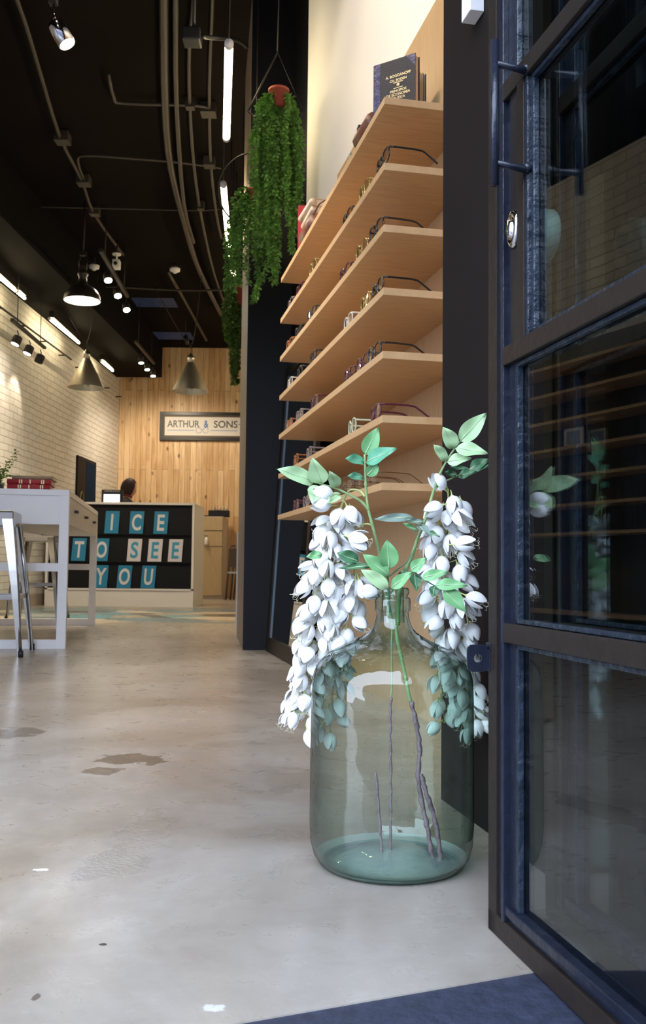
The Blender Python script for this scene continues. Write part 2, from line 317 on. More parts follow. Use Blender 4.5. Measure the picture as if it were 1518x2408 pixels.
def smoothpath(pts, k=4):
    P = [Vector(p) for p in pts]; out = []
    for i in range(len(P)-1):
        a = P[max(i-1, 0)]; b = P[i]; c = P[i+1]; d = P[min(i+2, len(P)-1)]
        for j in range(k):
            t = j/k; out.append(.5*((2*b)+(c-a)*t+(2*a-5*b+4*c-d)*t*t+(-a+3*b-3*c+d)*t*t*t))
    out.append(P[-1]); return out

# ================================================================== SETTING
LWX = lambda y: -3.91+.032*y
CZ = 4.15; YB = 15.6
XR = 2.6
b = MB(); t1 = gr(1255, 2284); t2 = gr(540, 2408); dr = (t1-t2).normalized(); tA = t2-dr*5; tB = t1+dr*1.2
b.prism([(tA.x, tA.y), (tB.x, tB.y), (XR, tB.y+1), (XR, YB+.3), (-4.3, YB+.3), (-5.2, tA.y+.5)], -.15, 0, m_floor); struct(b, 'floor')
b = MB(); b.prism([(tA.x, tA.y), (tB.x, tB.y), (6, tB.y-.2), (9, -9), (-9, -9), (-9, tA.y)], -.16, -.002, m_stone); struct(b, 'floor_outside')
b = MB(); b.box((-.15, 0, 0), (0, 17, CZ), m_brick); struct(b, 'wall_left', loc=(LWX(0), 0, 0), rz=-.032)
b = MB(); b.box((-4.1, 0, 0), (1.5, .15, CZ), m_pine); struct(b, 'wall_back', loc=(0, YB, 0))
b = MB(); tf = Matrix.Translation((LWX(0), 0, 0)) @ Matrix.Rotation(-.032, 4, 'Z')
b.box((0, .3, 3.6), (.75, YB-.2, CZ), mat('black_soffit_paint', (.0025, .002, .0018), .8, spec=.1), tf); struct(b, 'trim_1')
b = MB(); b.box((0, .3, 0), (.015, YB-.1, .14), mat('grey_skirting', (.42, .36, .3), .6), tf); struct(b, 'baseboard_left')
# ceiling with two skylight openings
H1 = (-2.66, -2.07, 12.68, 13.2); H2 = (-2.88, -2.1, 14.55, 15.1)
b = MB()
def slab(x0, x1, y0, y1): b.box((x0, y0, CZ), (x1, y1, CZ+.015), m_ceil)
slab(-5, XR, -.2, H1[2]); slab(-5, XR, H1[3], H2[2]); slab(-5, XR, H2[3], YB+.3)
slab(-5, H1[0], H1[2], H1[3]); slab(H1[1], XR, H1[2], H1[3]); slab(-5, H2[0], H2[2], H2[3]); slab(H2[1], XR, H2[2], H2[3])
struct(b, 'ceiling')
mg = thinglass('frosted_blue_skylight', (.055, .055, .062), (.05, .05, .058), .3, bump=.5, bscale=9)
for i, h in enumerate((H1, H2)):
    b = MB(); b.box((h[0]+.001, h[2]+.001, CZ+.004), (h[1]-.001, h[3]-.001, CZ+.010), mg)
    struct(b, 'window_%d' % (i+1))
# right side: partition with pale upper wall, dark lower part, dark column by the entrance
rot = Matrix.Translation(P0) @ Matrix.Rotation(TH, 4, 'Z')      # local x = towards the wall, local y = into the shop
WR = dict(loc=P0, rz=TH)
b = MB(); b.box((.275, -.9, 1.9), (.5, 2.6, CZ), m_white); struct(b, 'wall_right_upper', **WR)
b = MB(); b.box((.28, -.9, 0), (.5, 3.1, 1.9), m_pillar); b.box((.28, 2.6, 1.9), (.5, 3.1, CZ), m_pillar); struct(b, 'wall_right', **WR)
b = MB(); b.box((-.035, -3.2, 0), (.6, -.615, CZ), m_dark); struct(b, 'wall_entrance', **WR)
# facade lintel and left return
b = MB(); b.box((-6.2, -1.75, 2.9), (-.035, -1.55, CZ+.1), m_dark); b.box((-6.2, -1.75, -.0), (-4.05, -1.55, 2.9), m_dark); struct(b, 'wall_front', **WR)
# pillar (end of a dark partition)
q1 = Vector((-.478, 5.764)); q2 = Vector((-.612, 6.846))
b = MB(); poly = [(q1.x, q1.y), (.25, 5.74), (1.4, 6.9), (q2.x, q2.y)]
n = 4; vs = [(x, y, 0) for x, y in poly]+[(x, y, CZ) for x, y in poly]
b.add(vs, [(0, 1, 5, 4), (1, 2, 6, 5), (2, 3, 7, 6)], m_pillar); b.add(vs, [(3, 0, 4, 7)], m_pillarside)
struct(b, 'wall_pillar')
b = MB(); b.box((1.2, 6.9, 0), (1.4, YB, CZ), m_white); struct(b, 'wall_right_far')
# building on the other side of the street and its windows
b = MB(); b.box((-9, -9.3, 0), (9, -9, 4.6), mat('street_facade_grey', (.16, .15, .15), .7, vary=.2, scale=1)); struct(b, 'wall_across_street')

# ------------------------------------------------------------------ glazed door leaves
def door_leaf(name, v0, ustart, handle, width=.92, H=2.45):
    # local: x = away from the opening (v), y = into the shop (u); the leaf runs from y=0 towards -y
    d = thing(name, W(ustart, v0), None, None, rz=TH)
    b = MB()
    def bar(y0, y1, z0, z1, x0=0, x1=.03, m=m_steelb, bev=.0015): b.box((x0, y0, z0), (x1, y1, z1), m, bev=bev)
    for a, c in ((0, -.028), (-width+.028, -width)):
        bar(a, c, .001, H)
    bar(-.028, -.052, .03, H-.03, .004, .022, m_steel); bar(-.052, -.060, .03, H-.03, -.003, .026, m_steel); bar(-.060, -.084, .03, H-.03, .006, .024, m_steel)
    bar(-width+.06, -width+.03, .03, H-.03, .004, .022, m_steel)
    bar(0, -width, .001, .030); bar(-.026, -width+.03, .030, .040, .005, .03, m_steel); bar(-.05, -width+.03, .040, .052, -.001, .026, m_steel)
    bar(0, -width, H-.035, H)
    rails = (.402, .781, 1.157, 1.56, 1.98)
    for z in rails: bar(-.06, -width+.03, z, z+.026, -.003, .028)
    for z in rails: bar(-.085, -width+.04, z-.007, z-.001, .004, .012, m_putty, .001); bar(-.085, -width+.04, z+.027, z+.033, .004, .012, m_putty, .001)
    fr = b.build('frame', d)
    edges = (.052,)+tuple(rails)+(H-.035,)
    for k in range(len(edges)-1):
        z0 = edges[k]+(.026 if k else 0); z1 = edges[k+1]
        y0 = -.084
        if k == 2 and handle: y0 = -.135
        g = MB(); g.box((.013, y0, z0), (.016, -width+.03, z1), m_glassdoor); g.build('glass_pane', d)
        p = MB(); p.box((.004, y0, z0), (.013, y0-.009, z1), m_putty, bev=.002); p.build('glazing_bead', d)
    return d
def mulpl(): pass
d1 = door_leaf('glazed_door', -.219, -1.334, True); tag(d1, 'open dark steel glazed door with tubular pull handle and round lock, nearest the camera', 'door')
d2 = door_leaf('glazed_door', -.125, -1.317, False, 1.0); tag(d2, 'second dark steel glazed leaf seen through the glass of the open door', 'door')
# lock stile of the front leaf
b = MB(); b.box((.002, -.074, .804), (.012, -.107, 1.157), m_black, bev=.001); b.box((-.003, -.107, .804), (.028, -.128, 1.157), m_steelb, bev=.0015); b.box((-.001, -.128, .804), (.022, -.136, 1.157), m_putty, bev=.002)
b.build('lock_stile', d1)
lk = MB(); T = Matrix.Translation((.002, -.090, .964)) @ Matrix.Rotation(-pi/2, 4, 'Y') @ Matrix.Diagonal((1.25, .8, 1, 1))
lk.lathe([(.021, 0), (.0215, .003), (.019, .006), (.015, .007), (.0135, .0055), (.010, .0065), (.0095, .010), (0, .0105)], m_chrome, 32, T)
lock = lk.build('keyhole_plate', d1)
kk = MB(); kk.box((-.0095, -.0925, .953), (-.0085, -.0915, .966), m_black); kk.build('keyhole', lock)
hn = MB(); hx = -.047; hy = -.137
hn.cyl((hx, hy, 1.001), (hx, hy, 1.196), .0058, m_steel, 16)
for z in (1.029, 1.163):
    hn.tube([(hx, hy, z+.002), (hx*.5, hy, z), (.0, hy, z-.002)], .004, m_steel, 12, radii=[.0052, .0042, .0058])
    hn.sphere((-.002, hy, z), .0065, m_steel, (1, 1, 1.2), 10)
hn.build('pull_handle', d1)
kb = MB(); uu, zz = onv(1282, 556, -.175); ky = uu+1.334; sg = mat('sage_green_paint', (.36, .46, .36), .4)
T = Matrix.Translation((.028, ky, zz)) @ Matrix.Rotation(pi/2, 4, 'Y')
kb.lathe([(.036, 0), (.036, .020), (.0345, .022), (0, .022)], sg, 40, T)
kbo = kb.build('lock_housing', d1)
ck = MB()
for dz in (-.012, -.004, .004, .012): ck.cyl((.050, ky, zz+dz), (.062, ky, zz+dz), .0034, m_chrome, 12)
ck.build('lock_bolts', kbo)
hp = MB(); pl = []
# hasp plate with a round hole
zc = .375; xc = -.016; rad = .0062
bm = bmesh.new(); ring = []; outr = []
for k in range(24):
    a = 2*pi*k/24; ring.append((xc+rad*cos(a), zc+rad*sin(a)))
    c_, s_ = cos(a), sin(a); e = max(abs(c_)/.0155, abs(s_)/.019); r_ = 1/((abs(c_)/.0155)**6+(abs(s_)/.019)**6)**(1/6); outr.append((xc+c_*r_, zc+s_*r_))
vs = []
for y in (-.002, .002): vs += [(x, y, z) for x, z in ring]+[(x, y, z) for x, z in outr]
fs = []
for k in range(24):
    j = (k+1) % 24
    fs += [(k, 24+k, 24+j, j), (48+k, 48+j, 72+j, 72+k), (k, j, 48+j, 48+k), (24+k, 72+k, 72+j, 24+j)]
hp.add(vs, fs, m_steel); hp.box((-.002, -.012, zc+.012), (.004, .004, zc+.022), m_steel, bev=.001); hp.box((-.002, -.01, zc-.018), (.001, .004, zc+.016), m_steel, bev=.0005)
hp.build('hasp_plate', d1)

# white box at the top of the dark column
c0 = onv(1095, 14, -.075)
b = MB(); b.box((-.066, c0[0]+.0, c0[1]-.006), (-.036, c0[0]+.05, c0[1]+.20), m_white, bev=.002)
tag(b.build('sensor_box', loc=P0, rz=TH), 'white box fixed high on the dark column beside the open door', 'sensor')

# ------------------------------------------------------------------ shelf unit
ZS = [1.8859, 1.6874, 1.5025, 1.3158, 1.1292, .9421, .747]; SL = 1.80; SD = .272; ST = .022
su = thing('wall_shelf_unit', W(0, 0, 0), 'pale beech wall unit with seven long shelves of spectacles', 'shelf unit', rz=TH)
b = MB(); b.box((SD, -.6, 0), (.282, SL, 2.42), m_shelfv); b.build('back_panel', su)
for z in ZS:
    b = MB(); b.box((0, 0, z-ST), (SD, SL, z), m_shelf, bev=.0012); b.build('shelf', su)
# nook between column and shelves
def shelf_u(px, z): return onv(px, 1336-(z-.5)*FPX/3.3, .012)[0]

def glasses(name, mm, temple_m, style=0):
    g = thing(name, (0, 0, 0), None, None)
    w_, h_ = (.050, .036) if style != 1 else (.048, .042)
    tr = .0024 if style != 2 else .0010
    fb = MB()
    for sx in (-1, 1):
        cx = sx*(w_/2+.009); pts = []
        for k in range(28):
            a = 2*pi*k/28; e = .75 if style == 0 else (.95 if style == 1 else .65)
            c_, s_ = cos(a), sin(a)
            x = cx+w_/2*math.copysign(abs(c_)**e, c_); z = .0215+h_/2*math.copysign(abs(s_)**e, s_)
            pts.append((x, .003*(x/.06)**2, z))
        if style != 2: fb.tube(pts, tr, mm, 7, closed=True)
        else: fb.tube([p for p in pts if p[2] > .020], tr, mm, 6)
        lb = MB(); lb.add([(p[0], p[1], p[2]) for p in pts], [tuple(range(len(pts)))], m_lens); lb.build('lens', g)
    fb.tube([(-.009, 0, .028), (-.004, -.001, .031), (.004, -.001, .031), (.009, 0, .028)], tr*1.1, mm, 7)
    for sx in (-1, 1):
        fb.tube([(sx*(w_+.006), .003, .034), (sx*(w_+.013), .004, .0345), (sx*(w_+.0145), .009, .034)], tr*1.3, mm, 7)
        fb.tube([(sx*.008, .001, .022), (sx*.0075, .006, .017), (sx*.008, .007, .013)], .0009, mm, 5)
    fb.build('frame_front', g)
    for sx in (-1, 1):
        tb = MB(); X = sx*(w_+.0145)
        tb.tube(smoothpath([(X, .007, .034), (X, .05, .0335), (X, .095, .031), (X-sx*.002, .115, .022), (X-sx*.004, .145, .0025)], 4), 0.0028 if style != 2 else .0013, temple_m, 7)
        tb.build('temple', g)
    return g
gm = {'black': mat('black_acetate', (.010, .010, .011), .15, spec=.7), 'brown': mat('brown_tortoise_acetate', (.10, .045, .02), .15, vary=.8, scale=90), 'gold': mat('gold_rim_metal', (.45, .33, .12), .25, .8),
      'clear': mat('clear_acetate', (.62, .58, .52), .15), 'plum': mat('plum_acetate', (.085, .015, .035), .15), 'green': mat('pale_green_acetate', (.50, .56, .40), .2), 'orange': mat('orange_tortoise_acetate', (.35, .10, .025), .2, vary=.8, scale=90), 'grey': mat('grey_clear_acetate', (.22, .18, .19), .15), 'thin': mat('thin_rim_metal', (.28, .24, .2), .2, .8)}
protos = {}
place = [(1, [(917, 'black', 'near'), (869, 'gold', ''), (826, 'black', ''), (747, 'gold', ''), (712, 'plum', ''), (690, 'grey', '')]),
         (2, [(901, 'black', ''), (863, 'gold', ''), (821, 'plum', ''), (744, 'black', ''), (711, 'black', ''), (688, 'orange', '')]),
         (3, [(905, 'black', ''), (872, 'gold', ''), (828, 'clear', ''), (747, 'black', ''), (713, 'black', ''), (688, 'clear', '')]),
         (4, [(897, 'black', ''), (866, 'plum', ''), (832, 'plum', ''), (751, 'plum', ''), (712, 'grey', ''), (686, 'orange', '')]),
         (5, [(900, 'plum', ''), (840, 'green', ''), (733, 'grey', ''), (705, 'orange', '')]),
         (6, [(889, 'thin', ''), (855, 'thin', ''), (825, 'thin', ''), (790, 'thin', ''), (728, 'grey', ''), (702, 'plum', '')])]
ORD = ['', 'second', 'third', 'fourth', 'fifth', 'sixth', 'lowest']; POS = ['at the near end', 'second from the near end', 'third from the near end', 'fourth from the near end', 'fifth from the near end', 'farthest along']
CN = {'black': 'black-framed', 'gold': 'gold-rimmed', 'plum': 'dark plum-framed', 'grey': 'smoky grey-framed', 'orange': 'orange tortoiseshell', 'clear': 'clear-framed', 'green': 'pale green-framed', 'thin': 'thin metal-rimmed'}
first = True
for si, lst in place:
    for k, (px, colr, _) in enumerate(lst):
        if colr not in protos:
            g = glasses('eyeglasses', gm[colr], gm['brown'] if colr == 'thin' else gm[colr], {'green': 1, 'gold': 1, 'thin': 2}.get(colr, 0)); protos[colr] = g
        else: g = dup(protos[colr])
        u = shelf_u(px, ZS[si])
        g.location = W(u+.073, .007+.003*((k*7+si*3) % 3), ZS[si]+.0006); g.scale = (1.08, 1.04, 1.12); g.rotation_euler.z = TH-pi/2+R(((k*5+si*7) % 5-2)*1.5)
        tag(g, '%s glasses %s on the %s shelf%s' % (CN[colr], POS[k] if k < len(lst)-1 else 'farthest along', ORD[si], '' if si == 6 else ' from the top'), 'glasses', 'spectacles on the beech shelves')

# books and picture on the shelves
m_page = mat('paper_pages', (.62, .54, .42), .8, vary=.15, scale=60, stretch=(1, 1, 30)); m_navy = mat('navy_cloth', (.016, .015, .026), .6, vary=.2, scale=60, bump=.15, bscale=200); m_blueL = mat('blue_leather', (.035, .035, .13), .4, vary=.3, scale=30, bump=.3, bscale=60)
m_gold = mat('gold_stamping', (.72, .60, .35), .4, .4); m_redc = mat('red_book_cloth', (.42, .035, .045), .5, vary=.15, scale=20); m_brownL = mat('worn_brown_leather', (.16, .06, .035), .45, vary=.5, scale=20, bump=.3, bscale=40)
def book(name, w, h, t, cover, label, cat='book', page=m_page, group=None):
    """standing book: spine at x=0, fore edge at x=w, thickness along +y"""
    k = thing(name, (0, 0, 0), label, cat, group)
    b = MB(); b.box((0, 0, 0), (w, .0025, h), cover); b.box((0, t-.0025, 0), (w, t, h), cover); b.box((-.002, 0, 0), (.002, t, h), cover, bev=.0008); b.build('cover', k)
    b = MB(); b.box((.002, .0025, .003), (w-.004, t-.0025, h-.003), page); b.build('pages', k); return k
z0 = ZS[0]
bk = book('book', .149, .246, .030, m_navy, 'navy hardback with gilt lettering standing on the near end of the top shelf')
pL = Vector((.152, 2.981, 0)); pR = Vector((.277, 2.9, 0)); ang = atan2(pR.y-pL.y, pR.x-pL.x)
bk.location = (pL.x, pL.y, z0); bk.rotation_euler.z = ang
b = MB(); b.box((-.003, -.0006, 0), (.022, .0003, .246), m_blueL); b.box((-.0032, -.0006, 0), (-.0018, .03, .246), m_blueL)
b.add([(.149, -.0006, .246), (.115, -.0006, .246), (.149, -.0006, .205)], [(0, 1, 2)], m_blueL); b.build('leather_trim', bk)
b = MB()
def gt(s_, sz, x, z, bold=.0003): b.merge_mesh(text_mesh(s_, sz, 0, bold), m_gold, Matrix.Translation((x, -.0012, z)) @ Matrix.Rotation(pi/2, 4, 'X'))
gt('A. BOGDANOFF', .0125, .088, .190); gt('CH. BODEN', .0115, .088, .175); gt('PRINCIPIOS', .0115, .088, .140); gt('DE ECONOMIA', .0125, .088, .128); gt('POLITICA', .0115, .088, .116)
b.box((.070, -.0012, .1665), (.106, -.0008, .169), m_gold); b.box((.071, -.0012, .1485), (.105, -.0008, .1507), m_gold)
b.lathe([(.0065, 0), (.0065, .0004)], m_gold, 20, Matrix.Translation((.088, -.0008, .1588)) @ Matrix.Rotation(pi/2, 4, 'X'))
b.build('gilt_lettering', bk, label='gilt title lettering')
for i, (px, h, t, m, lab) in enumerate(((980, .262, .016, mat('tan_cover', (.42, .28, .14), .6), 'tan book standing just right of the navy hardback on the top shelf'), (988, .252, .0115, mat('buff_cover', (.55, .42, .26), .6), 'buff book between the tan and the thin blue one on the top shelf'), (997, .248, .010, m_blueL, 'thin blue-backed book rightmost in the row on the top shelf'))):
    k = book('book', .11, h, t, m, lab); k.location = W(.40, .186+(0, .0165, .0285)[i], z0); k.rotation_euler.z = TH-pi/2
def flatbook(w, d, t, cover, label, page=m_page, group=None):
    k = thing('book', (0, 0, 0), label, 'book', group); b = MB(); b.box((0, 0, 0), (w, d, .0025), cover); b.box((0, 0, t-.0025), (w, d, t), cover)
    b.tube([(-.001, 0, t/2), (-.001, d, t/2)], t/2, cover, 10); b.build('cover', k)
    b = MB(); b.box((0, .003, .0025), (w-.004, d-.003, t-.0025), page); b.build('pages', k); return k
def put(k, px, v, z, rz):
    u = onv(px, 1336-(z-.5)*FPX/3.4, v)[0]; k.location = W(u, v, z); k.rotation_euler.z = rz; return k
k = flatbook(.122, .15, .050, m_brownL, 'worn brown leather book under another in the top shelf stack'); k.location = W(.318, .06, z0); k.rotation_euler.z = TH
k2 = flatbook(.125, .165, .060, m_brownL, 'thick leather-bound book lying on top of the top shelf stack', mat('grey_pages', (.42, .40, .38), .8)); k2.location = W(.312, .055, z0+.0505); k2.rotation_euler.z = TH+.02
k = book('book', .13, .155, .03, m_navy, 'black book standing behind the stack of leather books on the top shelf'); k.location = W(.50, .05, z0); k.rotation_euler.z = TH-.05
k = book('book', .12, .108, .025, mat('grey_green_cover', (.30, .29, .24), .6), 'low grey-green book beside the black one on the top shelf'); k.location = W(.62, .05, z0); k.rotation_euler.z = TH-.05
k = book('book', .17, .298, .03, m_redc, 'tall red book standing at the far end of the top shelf'); put(k, 694, .06, z0, TH)
k.location = W(1.63, .05, z0); k.rotation_euler.z = .04
k = flatbook(.14, .21, .03, mat('beige_cover', (.62, .5, .36), .7), 'lower beige paperback leaning stack before the tall red book on the top shelf', group='beige paperbacks on the top shelf'); k.location = W(1.17, .03, z0+.0885); k.rotation_euler.z = TH
k2 = flatbook(.14, .21, .03, mat('buff_open_cover', (.58, .46, .36), .7), 'upper beige paperback lying before the tall red book on the top shelf', group='beige paperbacks on the top shelf'); k2.location = W(1.165, .025, z0+.1195); k2.rotation_euler.z = TH+.04
k = flatbook(.15, .20, .088, m_brownL, 'brown leather book at the bottom of the pile before the red book'); k.location = W(1.16, .045, z0); k.rotation_euler.z = TH
g = dup(protos['brown']) if 'brown' in protos else glasses('eyeglasses', gm['brown'], gm['brown'], 0)
g.location = W(shelf_u(772, z0)+.05, .10, z0+.001); g.rotation_euler.z = TH+.4; tag(g, 'brown tortoiseshell glasses lying alone on the top shelf before the pile of books', 'glasses')
# framed picture on the third shelf
uA = shelf_u(818, ZS[2]); uB = shelf_u(765, ZS[2]); pf = thing('picture_frame', W((uA+uB)/2, .19, ZS[2]), 'small white picture frame leaning on the third shelf from the top', 'picture frame', rz=TH-pi/2)
hw = .11; Ht = .155; T = Matrix.Rotation(-.12, 4, 'X')
b = MB()
for a, c in (((-hw, 0, 0), (hw, .015, .022)), ((-hw, 0, Ht-.022), (hw, .015, Ht)), ((-hw, 0, .022), (-hw+.022, .015, Ht-.022)), ((hw-.022, 0, .022), (hw, .015, Ht-.022))): b.box(a, c, m_white, T)
b.build('frame', pf); b = MB(); b.box((-hw+.02, .006, .02), (hw-.02, .010, Ht-.02), mat('blue_grey_print', (.24, .30, .48), .3, vary=.6, scale=14), T); b.build('picture', pf)

# leaning mirror
mr = thing('leaning_mirror', (0, 0, 0), 'tall dark-framed mirror leaning against the dark wall below the shelves', 'mirror')
vb = .145; lean = .10; Hm = 1.72; y0, y1 = 1.95, 3.05
mr.location = W(0, vb, 0); mr.rotation_euler.z = TH
T = Matrix.Rotation(math.asin(lean/Hm), 4, 'Y')
b = MB(); fw = .06
for a, c in (((-.0, y0, 0), (.025, y1, .085)), ((0, y0, Hm-fw), (.025, y1, Hm)), ((0, y0, .085), (.025, y0+fw, Hm-fw)), ((0, y1-fw, .085), (.025, y1, Hm-fw))): b.box(a, c, m_steelb, T, bev=.002)
b.build('frame', mr); mm = mat('mirror_silver', (.85, .87, .88), .01, 1, vary=.001); b = MB(); b.box((.012, y0+fw, .085), (.016, y1-fw, Hm-fw), mm, T); b.build('mirror_glass', mr)

b = MB(); b.box((.006, y1-fw-.035, .085), (.013, y1-fw, Hm-fw), mat('bevel_sky_tint', (.10, .15, .20), .25, coat=.5), T); b.build('bevelled_edge', mr)  # bevel strip coloured blue-grey to imitate the sky it reflects
# shelf unit on the left brick wall (seen mirrored in the door glass)
lu = thing('wall_shelf_unit', (LWX(4.3), 4.3, 0), 'beech shelf unit on the left brick wall, seen mirrored in the door glass', 'shelf unit', rz=-.032)
b = MB(); b.box((.016, 0, 0), (.03, 2.9, 2.25), mat('shade_toned_back_board', (.05, .035, .025), .6)); b.build('back_panel', lu)  # back panel coloured dark for the unlit gaps between the shelves
for z in (.2, .78, .99, 1.2, 1.41, 1.62, 1.83, 2.04): b = MB(); b.box((.03, 0, z-.022), (.30, 2.9, z), m_shelf, bev=.001); b.build('shelf', lu)
for y_ in (0, 2.88): b = MB(); b.box((.03, y_, 0), (.30, y_+.02, 2.25), m_shelfv); b.build('side_panel', lu)
p2 = thing('picture_frame', lu.matrix_basis @ Vector((.2, 1.5, 1.41)), 'white picture frame on the left wall shelf unit, mirrored in the door glass', 'picture frame', rz=-.032+pi/2)
b = MB()
for a, c in (((-.1, 0, 0), (.1, .015, .022)), ((-.1, 0, .125), (.1, .015, .147)), ((-.1, 0, .022), (-.078, .015, .125)), ((.078, 0, .022), (.1, .015, .125))): b.box(a, c, m_white)
b.build('frame', p2); b = MB(); b.box((-.08, .005, .02), (.08, .012, .127), MATS['blue_grey_print']); b.build('picture', p2)

# ------------------------------------------------------------------ bottle
CB = Vector((at(921, 1700, 1.64).x, 1.64, 0)); kz = 1.64/FPX
bt = thing('glass_demijohn', CB, 'large pale green glass demijohn holding white wisteria by the open door', 'bottle')
prof = [(0, .028), (.05, .024), (.085, .010), (.100, .001), (.112, .0), (.124, .006), (.132, .018), (.1375, .038), (.1395, .07), (.1395, .16), (.1390, .25), (.1388, .275)]
for y, r in ((1600, 186.5), (1584, 183), (1571, 177), (1558, 168.5), (1547.6, 158), (1538, 147), (1529.5, 132), (1521, 114), (1513, 96), (1505, 79), (1497, 66), (1489, 55), (1480, 47), (1468, 41), (1455, 38), (1443, 36.5)):
    prof.append((r*kz, .5-(y-1342)*kz))
for y, r in ((1440, 40.5), (1437, 41.5), (1415, 41.5), (1410, 39.5), (1408, 35), (1405, 34.5), (1401, 37), (1397, 38.5), (1391, 38), (1387, 35.5), (1386, 33)):
    prof.append((r*kz, .5-(y-1342)*kz))
pf_ = prof[:]; b = MB(); b.lathe(pf_, m_bottle, 72, cap=False)
bot = b.build('bottle_body', bt)
rimz = .5-(1386-1342)*kz
b = MB(); b.lathe([(33*kz, rimz), (26*kz, rimz-.002), (25.5*kz, rimz-.03), (28*kz, rimz-.06)], m_bottle, 48, cap=False); b.build('inner_neck', bt)
mp_ = bpy.data.materials.new('milky_glass_base'); mp_.use_nodes = True; n_ = mp_.node_tree.nodes; l_ = mp_.node_tree.links
tr2 = n_.new('ShaderNodeBsdfTransparent'); tr2.inputs[0].default_value = (.84, .93, .90, 1); mxs = n_.new('ShaderNodeMixShader'); n_['Principled BSDF'].inputs['Base Color'].default_value = (.68, .82, .80, 1); n_['Principled BSDF'].inputs['Roughness'].default_value = .25; mxs.inputs[0].default_value = .24
l_.new(tr2.outputs[0], mxs.inputs[1]); l_.new(n_['Principled BSDF'].outputs[0], mxs.inputs[2]); l_.new(mxs.outputs[0], n_['Material Output'].inputs[0])
b = MB(); b.lathe([(0, .030), (.03, .028), (.06, .022), (.09, .012), (.112, .007), (.128, .016)], mp_, 48, cap=False); b.build('raised_base', bt)
b = MB(); b.tube([(.1145*cos(a), .1145*sin(a), .0042) for a in [2*pi*k/64 for k in range(64)]], .0035, mat('dark_green_glass_foot', (.02, .07, .055), .15), 8, closed=True); b.build('foot_ring', bt)

# ------------------------------------------------------------------ wisteria
def leafmats():
    out = []
    for nm, c in (('leaf_green_light', (.44, .64, .34)), ('leaf_green_mid', (.19, .44, .18)), ('leaf_green_cool', (.12, .38, .22)), ('leaf_green_dark', (.07, .20, .09)), ('leaf_grey_green', (.22, .30, .25))):
        m = mat(nm, c, .45, vary=.12, scale=30); bs = m.node_tree.nodes['Principled BSDF']; bs.inputs['Subsurface Weight'].default_value = .0; out.append(m)
    return out
LM = leafmats(); m_vein = mat('leaf_vein', (.45, .58, .36), .5); m_stem = mat('fresh_green_stem', (.26, .38, .16), .5, vary=.25, scale=60, bump=.3, bscale=80); m_ped = mat('yellow_green_stalk', (.50, .55, .20), .5)
m_petal = mat('white_petal', (.97, .965, .95), .55, vary=.03, scale=30); m_calyx = mat('pale_green_calyx', (.60, .66, .25), .5); m_brstem = mat('mauve_brown_stem', (.23, .15, .17), .5, vary=.3, scale=50, bump=.6, bscale=60)
pb = m_petal.node_tree.nodes['Principled BSDF']; pb.inputs['Subsurface Weight'].default_value = .08; pb.inputs['Subsurface Radius'].default_value = (.01, .01, .01); pb.inputs['Subsurface Scale'].default_value = .3
m_stemwhite = mat('creamy_stamen', (.80, .78, .55), .5)
def leaf(parent, base, tip, w, m, d=1.60, dtip=None, twist=0., curl=.12, org=None):
    A = at(*base, d); B = at(*tip, d if dtip is None else dtip); L = (B-A).length; ax = (B-A).normalized(); w = w*d/FPX
    nrm = (Vector((0, -1, .35))+Vector((twist, 0, 0))).normalized(); sd = ax.cross(nrm).normalized(); nr = sd.cross(ax).normalized()
    if nr.y > 0: nr = -nr
    N = 12; vs = []; 
    for i in range(N+1):
        t = i/N; ww = w/2*(sin(pi*min(t*1.0, 1)**.72)**.85) if 0 < t < 1 else .0002
        if t > .72: ww = min(ww, w/2*(1-t)/.28*.9+.0002)
        c = A+ax*(L*t)+nr*(-curl*L*(t-.5)**2*1.4+curl*L*.3)
        for s_ in (-1, -.5, 0, .5, 1):
            wob = .0018*sin(t*9+s_*2)
            vs.append(c+sd*(ww*s_)+nr*(abs(s_)*ww*.32+wob))
    fs = [(i*5+j, i*5+j+1, (i+1)*5+j+1, (i+1)*5+j) for i in range(N) for j in range(4)]
    o0 = org or Vector((0, 0, 0)); vs = [v-o0 for v in vs]; b = MB(); b.add(vs, fs, m, True)
    b.tube([vs[i*5+2]+nr*.0003 for i in range(N)], .0006, m_vein, 5, radii=[.0009*(1-i/N)+.0002 for i in range(N)])
    return b.build('leaf', parent)
